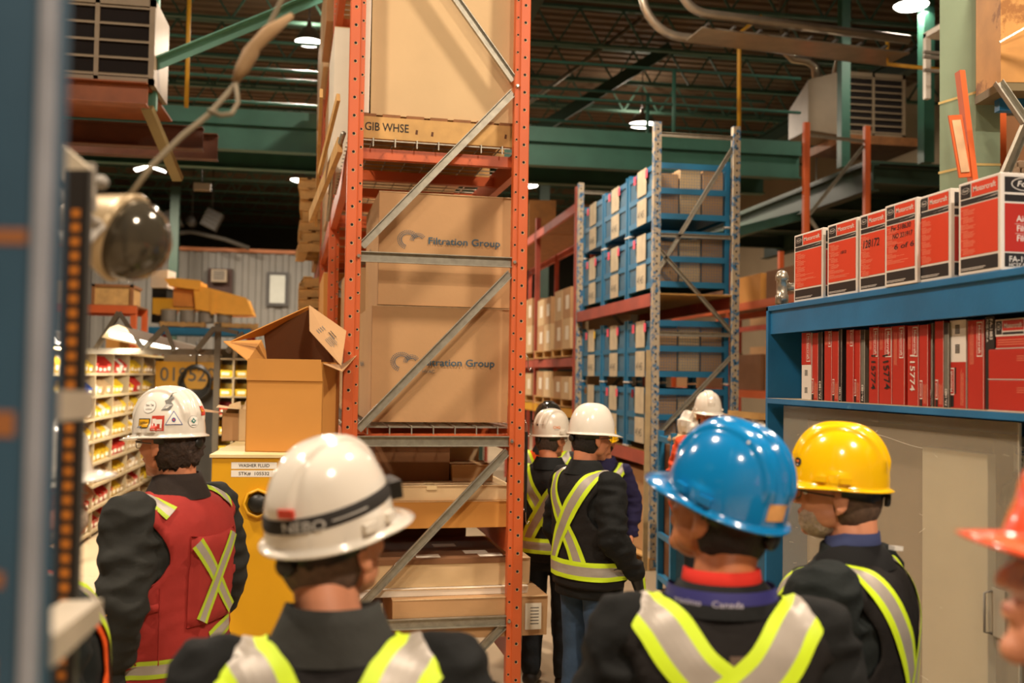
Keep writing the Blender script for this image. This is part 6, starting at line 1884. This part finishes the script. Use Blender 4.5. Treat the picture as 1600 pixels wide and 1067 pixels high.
ST_B = mat('sticker_blue', '#2B4C8C', .5, var=0); ST_T = mat('sticker_teal', '#2C7C74', .5, var=0); ST_G = mat('foil_grey', '#77756E', .3, .4, var=.2, vscale=40); ST_O = mat('tape_tan', '#D9A060', .7, var=.1, vscale=30); ST_OR = mat('sticker_orange', '#E0762E', .5, var=0)
HWHITE = helm('white_hat', '#E2DACB'); HWHITE2 = helm('white_hat_worn', '#D8CEBC', .3); HBLUE = helm('blue_hat', '#0F78B4'); HYEL = helm('yellow_hat', '#F2BE0E'); HORG = helm('orange_hat', '#F0582E', .25); HBLK = helm('black_hat', '#26251F', .15)

# 1 NEBO man
def nebo_band(b, bv):
    rows = []
    for zz_ in (.030, .036, .052, .058):
        rows.append([])
        for k in range(72):
            az = 2*math.pi*k/72; e0 = .1
            dr = V(math.sin(az), -math.cos(az), 0); z = zz_+.010*math.cos(az-2.2)
            h = bv.ray_cast(dr*.4+V(0, 0, z), -dr); p = h[0] if h[0] else dr*.13
            rows[-1].append(p+dr*(.003 if .03 < zz_ < .055 else .0015))
    b.grid(mat('elastic_black', '#26221E', .8, var=.1), rows, True)
def nebo_text(b, bv):
    for (az, s, w, m) in ((22, 'NEBO', .080, mat('grey_print', '#B4B0A8', .6, var=0)), (-62, 'NEBO', .062, MATS['grey_print'])):
        dr = V(math.sin(R(az)), -math.cos(R(az)), 0); z = .034+.010*math.cos(R(az)-2.2)
        drape(b, m, bv, dr*.12+V(0, 0, z), V(0, 0, 1).cross(dr), V(0, 0, 1), txt(s, w, 0, -.001, .019), .0045)
    for k in range(10):
        dr = V(math.sin(R(48+k*3.6)), -math.cos(R(48+k*3.6)), 0); z = .042+.010*math.cos(R(48+k*3.6)-2.2)
        drape(b, MATS['grey_print'], bv, dr*.12+V(0, 0, z), V(0, 0, 1).cross(dr), V(0, 0, 1), gridpatch(.0085, .003, 1, 1), .0045)
def nebo_lamp(b, bv):
    for az, m, w, h in ((10, ST_R, .032, .016),):
        dr = V(math.sin(R(az)), -math.cos(R(az)), 0); hit = bv.ray_cast(dr*.4+V(0, 0, .066), -dr)
        p = hit[0]; u = V(0, 0, 1).cross(dr); b.beam(mat('red_clip', '#D8402A', .4), p-u*w/2, p+u*w/2, .008, h)
def nebo_head(b, bv):
    az = 150; dr = V(math.sin(R(az)), -math.cos(R(az)), 0); p = bv.ray_cast(dr*.4+V(0, 0, .045), -dr)[0]; u = V(0, 0, 1).cross(dr)
    b.beam(BLACK, p-u*.03, p+u*.03, .035, .035); b.beam(ST_Y, p-u*.02+dr*.018, p+u*.02+dr*.018, .004, .022)
person(dict(label='person in white hard hat with black lettered head strap and lime striped vest', top=(526, 688, 1.84), body=-1, head=-42, tilt=12, hroll=0, skin=SKINL, jacket=JBLK, vest=VBLK, bulk=1.10,
            hair=(mat('short_grey_hair', '#6A5444', .8, var=.3, vscale=70), .02, .97), hat=HWHITE, ridge=1, stripes=xback(.125, zx=.07), vox=.009, bvox=.006, collar=cloth('grey_hood', '#33332F'), collar_h=.06, hy=.035,
            hat_extras=[('head_strap', nebo_band), ('strap_lettering', nebo_text), ('red_clip', nebo_lamp), ('head_torch', nebo_head)]))
# 2 blue hat man
def lany(b, bv, HM):
    m = mat('purple_lanyard', '#2C2A6C', .6, var=.1)
    rows = []
    for (k, dz) in ((1.17, .012), (1.21, -.002), (1.24, -.018)):
        rows.append([V((.095*k)*math.sin(R(a)), -.026-(.088*k)*math.cos(R(a)), 1.512+dz-.05*max(0, abs(a)-110)/70) for a in range(-170, 171, 10)])
    b.grid(m, rows)
def lany_t(b, bv, HM):
    w = mat('white_print', '#B8B4C0', .6, var=0)
    for a0, s in ((-62, 'maximo'), (-18, 'Canada')):
        v, f, ww = text_geo(s)
        vs = []
        for x, y in v:
            a = R(a0)+x*.020/.11; q = 1.245; vs.append(V(.095*q*math.sin(a), -.026-.088*q*math.cos(a), 1.500+y*.018-.004))
        b.add(w, vs, f)
def mesh_patch(e, bv, S):
    m = mat('brown_mesh', '#5A4636', .7, var=.3, vscale=90)
    rows = [[S(R(-2+a), h, .0135) for a in range(0, 17, 2)] for h in [.10+.015*k for k in range(6)]]
    e.grid(m, rows)
person(dict(label='person in bright blue hard hat, red collar, violet lanyard and lime striped vest', top=(1126, 655, 2.1), body=-12, head=36, tilt=20, hroll=0, skin=SKIND, jacket=JBLK, vest=VBLK, bulk=1.02,
            hair=(HAIRK, .02, .98), hat=HBLUE, ridge=3, stripes=xback(.108, zx=.08)+[('mesh_panel', mesh_patch)], vox=.009, bvox=.0055, inner=cloth('red_collar', '#B8281C', .1), inner_h=.052, collar_h=.026,
            glasses=mat('clear_frame', '#8A7C68', .3), hat_extras=[('tan_tape', deco(-12, 10, st_rect(ST_O, .050, .036))), ('white_scuff', deco(-60, 62, st_disc(ST_W, .003)))],  # tan tape by the rim, tiny white disc near the crown
            more=[('lanyard', lany), ('lanyard_lettering', lany_t)]))
# 3 yellow hat man
def moose(b, bv, p, ux, uy):
    drape(b, ST_K, bv, p, ux, uy, disc(.013, .013), .0016); drape(b, ST_OR, bv, p, ux, uy, disc(.005, .003, 12, 0, .003), .0024); drape(b, ST_W, bv, p, ux, uy, gridpatch(.008, .0025, 2, 1, 0, -.007), .0024)
def clip(b, bv, HM):
    p = bv.find_nearest(V(-.17, .20, 1.30))[0]; b.beam(mat('grey_clip', '#8C8880', .4), p+V(-.03, .02, -.01), p+V(.03, .02, .02), .012, .022); b.beam(BLACK, p+V(-.02, .03, -.08), p+V(.03, .03, -.01), .04, .03)
def tag_white(b, bv, HM): b.beam(WHT, V(.035, -.125, 1.525), V(.07, -.14, 1.520), .02, .012)
person(dict(label='bearded person with glasses in yellow hard hat, dark jacket and black vest with lime stripes', top=(1318, 663, 2.75), body=46, head=60, tilt=3, skin=SKINL, jacket=JNAVY, vest=VBLK, bulk=1.17,
            hair=(mat('grey_hair', '#5E4838', .8, var=.3, vscale=70), .02, .97), beard=BEARD, glasses=BLACK, hat=HYEL, ridge=3, vox=.009, bvox=.0055,
            stripes=xback(.09, zx=-.12, low=-.34), inner=cloth('blue_shirt', '#3A4266', .1), inner_h=.062, collar=cloth('black_collar', '#161616', .1), collar_h=.03, hat_extras=[('round_badge', deco(-148, 17, moose))],
            more=[('radio_clip', clip), ('white_tag', tag_white)]))
# 4 red vest man
def pack(e, bv, S):
    rows = [[S(R(a), h, .030-.012*(abs(a-4) > 33)-.010*(h > .09 or h < -.20)) for a in range(-34, 43, 4)] for h in [-.22+.02*k for k in range(17)]]
    e.grid(VRED, rows)
    for a0, h0, a1, h1 in ((-34, -.22, -34, .10), (42, -.22, 42, .10)):
        e.grid(VRED, [[S(R(a0), h, .012) for h in [h0+.02*k for k in range(17)]], [S(R(a0), h, .018) for h in [h0+.02*k for k in range(17)]]])
    e.grid(VRED, [[S(R(a), -.22, .012) for a in range(-34, 43, 4)], [S(R(a), -.22, .020) for a in range(-34, 43, 4)]])
    e.grid(VRED, [[S(R(a), .10, .012) for a in range(-34, 43, 4)], [S(R(a), .10, .020) for a in range(-34, 43, 4)]])
def packx(e, bv, S):
    sband(S, e, [(-30, .08), (0, -.055), (34, -.195)], .050, (LIMED, SILVT), .034, 8, 10, .3); sband(S, e, [(29, .09), (4, -.055), (-20, -.205)], .054, (LIMED, SILVT), .0352, 8, 10, .3)
def shou(e, bv, S):
    for s in (-1, 1): sband(S, e, [(s*128, .175), (s*100, .19), (s*78, .195), (s*52, .16)], .066, (LIMED, SILVT), .0190, 8, 8, .3)
def waistr(e, bv, S): band(S, e, -.345, .062, (LIMED, SILVT), 60, .0150, .3)
def seams(e, bv, S):
    for a in (-58, -74): e.grid(VRED, [[S(R(a-.7), h, .014), S(R(a), h, .019), S(R(a+.7), h, .014)] for h in [-.33+.02*k for k in range(14)]])
    e.grid(VRED, [[S(R(a), -.12, .014) for a in range(-74, -57, 3)], [S(R(a), -.125, .020) for a in range(-74, -57, 3)], [S(R(a), -.145, .020) for a in range(-74, -57, 3)], [S(R(a), -.15, .014) for a in range(-74, -57, 3)]])
def waist_patch(e, bv, S): sband(S, e, [(0, -.285), (20, -.265), (42, -.25)], .065, (LIMED, SILVT), .016, 8, 10, .3)
def trisub(pts, n=6):
    a, b_, c = [V(x, y, 0) for x, y in pts]; vs = []; idx = {}; fs = []
    for i in range(n+1):
        for j in range(n+1-i):
            idx[i, j] = len(vs); q = a+(b_-a)*(i/n)+(c-a)*(j/n); vs.append((q.x, q.y))
    for i in range(n):
        for j in range(n-i):
            fs.append((idx[i, j], idx[i+1, j], idx[i, j+1]))
            if i+j < n-1: fs.append((idx[i+1, j], idx[i+1, j+1], idx[i, j+1]))
    return vs, fs
def tri(b, bv, p, ux, uy):
    drape(b, ST_B, bv, p, ux, uy, trisub([(-.022, -.013), (.022, -.013), (0, .024)]), .0014); drape(b, ST_W, bv, p, ux, uy, trisub([(-.019, -.0112), (.019, -.0112), (0, .0205)]), .0022)
    drape(b, ST_B, bv, p, ux, uy, disc(.005, .006, 14), .003); drape(b, ST_R, bv, p, ux, uy, disc(.0022, .003, 10), .0037)
def mammoth(b, bv, p, ux, uy):
    drape(b, ST_R, bv, p, ux, uy, gridpatch(.034, .040, 6, 6), .0016)
    for (w, h, x, y) in ((.020, .012, .002, .004), (.005, .014, -.004, -.006), (.005, .014, .009, -.006), (.010, .012, -.010, .006), (.003, .016, -.013, -.003)): drape(b, ST_W, bv, p, ux, uy, gridpatch(w, h, 3, 3, x, y), .0026)
    drape(b, ST_W, bv, p, ux, uy, txt('MAMMOET', .026, 0, -.018, .003), .0026)
def foil(b, bv, p, ux, uy):
    pts = [(-.018, -.020), (.004, -.022), (.012, -.006), (.006, .002), (.012, .012), (.018, .030), (.008, .026), (-.002, .010), (-.010, .006), (-.006, -.004)]
    drape(b, ST_G, bv, p, ux, uy, (pts, [(0, 1, 2, 9), (9, 2, 3, 8), (8, 3, 4, 7), (7, 4, 5, 6)]), .0018)
def teal(b, bv, p, ux, uy):
    drape(b, ST_K, bv, p, ux, uy, disc(.0165, .0165), .0012); drape(b, ST_W, bv, p, ux, uy, disc(.0158, .0158), .0018)
    drape(b, ST_T, bv, p, ux, uy, ([(-.008, .002), (0, -.006), (.008, .002), (0, .010)], [(0, 1, 2, 3)]), .0026); drape(b, ST_W, bv, p, ux, uy, ([(-.003, .002), (0, -.001), (.003, .002), (0, .005)], [(0, 1, 2, 3)]), .0032)
    drape(b, ST_K, bv, p, ux, uy, gridpatch(.016, .0018, 3, 1, 0, -.010), .0026)
def script(b, bv, p, ux, uy):
    drape(b, INKG, bv, p, ux, uy, disc(.0205, .0185), .0012); drape(b, ST_W, bv, p, ux, uy, disc(.0197, .0177), .0018)
    drape(b, ST_K, bv, p, ux, uy, txt('Toro Tek', .028, 0, .001, .006), .0026); drape(b, ST_K, bv, p, ux, uy, txt('BUILDING', .020, 0, -.009, .003), .0026)
person(dict(label='curly haired person in stickered white hard hat and red vest with lime cross', top=(271, 606, 3.62), body=60, head=60, tilt=-2, skin=SKIN, wrk=1.0, jacket=cloth('black_work_coat', '#272723', .45, 14), vest=VRED, bulk=1.16, hem=.80,
            hair=(mat('curly_brown_hair', '#3A2A20', .8, var=.5, vscale=60, bump=.8, bscale=60), .16, 1.10), hat=HWHITE, ridge=3, vox=.009, collar=cloth('dark_corduroy', '#2A211C'), collar_h=.055,
            stripes=[('back_pocket', pack), ('pocket_cross', packx), ('shoulder_tape', shou), ('waist_stripe', waistr), ('seams', seams), ('lower_tape', waist_patch)], glasses=mat('wire_frame', '#4A443C', .3),
            arms=[((-.30, -.06, 1.14), (-.27, .02, .88)), ((.30, -.04, 1.14), (.27, .07, .90))],
            more=[('sleeve_lettering', lambda b, bv, HM: [drape(b, ST_Y, bv, (-.36, -.05, 1.13), (.3, -1, 0), (0, 0, 1), txt('Carter', .035, 0, 0), .003)])],
            hat_extras=[('yellow_sticker', deco(-98, 13, st_rect(ST_Y, .034, .020, 'SolidWest', ST_K, ST_K), 1.4)), ('red_sticker', deco(-73, 13, mammoth, 1.35)), ('triangle_sticker', deco(-48, 17, tri, 1.4)), ('foil_scuff', deco(-56, 42, foil, 1.4)),
                        ('teal_badge', deco(-14, 14, teal, 1.3)), ('script_sticker', deco(-92, 36, script, 1.35)), ('edge_sticker', deco(14, 28, st_rect(ST_R, .026, .030, 'S', ST_Y), 1.2))]))
# 5 orange vest person behind the perforated post
def gp(b, bv, p, ux, uy): drape(b, ST_T, bv, p, ux, uy, ([(-.03, .0), (.03, -.012), (.032, .002), (-.028, .016)], [(0, 1, 2, 3)]), .002)
person(dict(label='person in white hard hat and orange vest partly hidden behind the perforated post', top=(52, 642, 2.35), body=-58, head=-70, tilt=10, skin=SKIN, jacket=JNAVY, vest=VORG, bulk=1.08, hair=(HAIRG, .03, .99), beard=BEARD,
            glasses=mat('clear_frame2', '#A8A090', .3), hat=HWHITE, ridge=1, stripes=xback(.10, zx=-.05), hat_extras=[('green_mark', deco(60, 20, gp))]))
# 6 orange hat person at the frame edge
def shield(b, bv, HM):
    rows = [[HM @ V(.075*math.sin(R(a)), .030+.085*math.cos(R(a)), z) for a in range(-80, 81, 10)] for z in (.035, .0, -.025)]
    b.grid(GLASSM, rows)
person(dict(label='person with goggles in orange hard hat at the frame edge beside the cabinet', top=(1738, 680, 1.27), body=50, head=74, tilt=18, skin=SKINL, jacket=JCHAR, bulk=1.0, hair=(HAIRG, .03, 1.0), glasses=BLACK, hat=HORG, ridge=1, bvox=.005,
            more=[('goggles', shield)]))
# 7-9 group by the rack
def cno(b, bv, p, ux, uy): drape(b, ST_OR, bv, p, ux, uy, txt('CNQ', .045, 0, 0, .014), .002); drape(b, INKG, bv, p, ux, uy, txt('NATURAL', .03, 0, -.008, .003), .002)
def pr2(b, bv, p, ux, uy): drape(b, ST_K, bv, p, ux, uy, gridpatch(.010, .010, 2, 2, -.02, .0), .002); drape(b, INKG, bv, p, ux, uy, txt('Construction', .03, .008, 0, .004), .002)
person(dict(label='person in plain glossy white hard hat, crossed lime vest and blue jeans', top=(922, 629, 5.35), body=-66, head=-72, tilt=-2, skin=SKIN, jacket=JBLK, vest=VBLK, bulk=1.06, hair=(HAIRK, .02, .99), glasses=BLACK, trousers=JEANS,
            hat=HWHITE, ridge=0, stripes=xback(.10, zx=-.06, low=-.27), vox=.011,
            arms=[((-.27, -.03, 1.14), (-.25, .08, .92)), ((.29, -.06, 1.15), (.25, .12, .96))],
            more=[('gloves', lambda b, bv, HM: (b.caps(BLACK, V(.25, .13, .95), V(.25, .17, .84), .04, .03), b.caps(LIMED, V(.26, .16, .92), V(.26, .18, .84), .025, .02)))]))
person(dict(label='person in scuffed white hard hat with orange lettering, half hidden by the orange post', top=(861, 640, 6.2), body=-30, head=-55, tilt=0, skin=SKIN, jacket=JBLK, vest=VBLK, bulk=1.0, hair=(HAIRG, .03, .99), glasses=BLACK, trousers=PANTS,
            hat=HWHITE2, ridge=3, stripes=xback(.10, zx=-.06), vox=.011, hat_extras=[('orange_lettering', deco(66, 14, cno, 1.2)), ('grey_lettering', deco(12, 22, pr2, 1.2))]))
person(dict(label='person in glossy dark grey hard hat standing behind the two white hard hats', top=(857, 628, 7.1), body=-20, head=-30, tilt=0, skin=SKIND, jacket=JCHAR, vest=VORG, bulk=1.0, hair=(HAIRK, .02, .99), hat=HBLK, ridge=1, stripes=xback(.10), vox=.012, bvox=.009))
# 10 lanyard person
def bluelan(b, bv, HM):
    m = mat('violet_lanyard', '#4A3C8C', .6)
    b.tube(m, [V(-.07, .0, 1.50), V(-.06, .135, 1.38), V(-.01, .17, 1.15)], .009, 6); b.tube(m, [V(.07, .0, 1.50), V(.06, .135, 1.38), V(.01, .17, 1.15)], .009, 6); b.box(PAPER, -.045, .168, 1.02, .045, .175, 1.14)
person(dict(label='person facing the camera in indigo shirt with violet lanyard and lime striped vest', top=(944, 655, 7.4), body=158, head=150, tilt=-4, skin=SKINL, jacket=cloth('indigo_shirt', '#221E3E', .2), vest=VBLK, bulk=.92, hair=(HAIRK, .02, .99), hat=HYEL, ridge=1,
            stripes=xback(.09), vox=.012, bvox=.009, more=[('lanyard', bluelan)]))
# 11 far person by the open bin
person(dict(label='person in white hard hat with yellow ear muff facing the camera before the open bin', top=(1106, 611, 8.1), body=170, head=172, tilt=-2, skin=SKIND, jacket=cloth('hi_vis_orange_jacket', '#D8502A'), bulk=1.0, hair=(HAIRK, .02, .99), hat=HWHITE, ridge=1, vox=.012, bvox=.009,
            vest=VBLK, stripes=xback(.09), more=[('ear_muff', lambda b, bv, HM: b.ell(ST_Y, HM @ V(-.095, 0, -.005), (.022, .03, .035)))]))
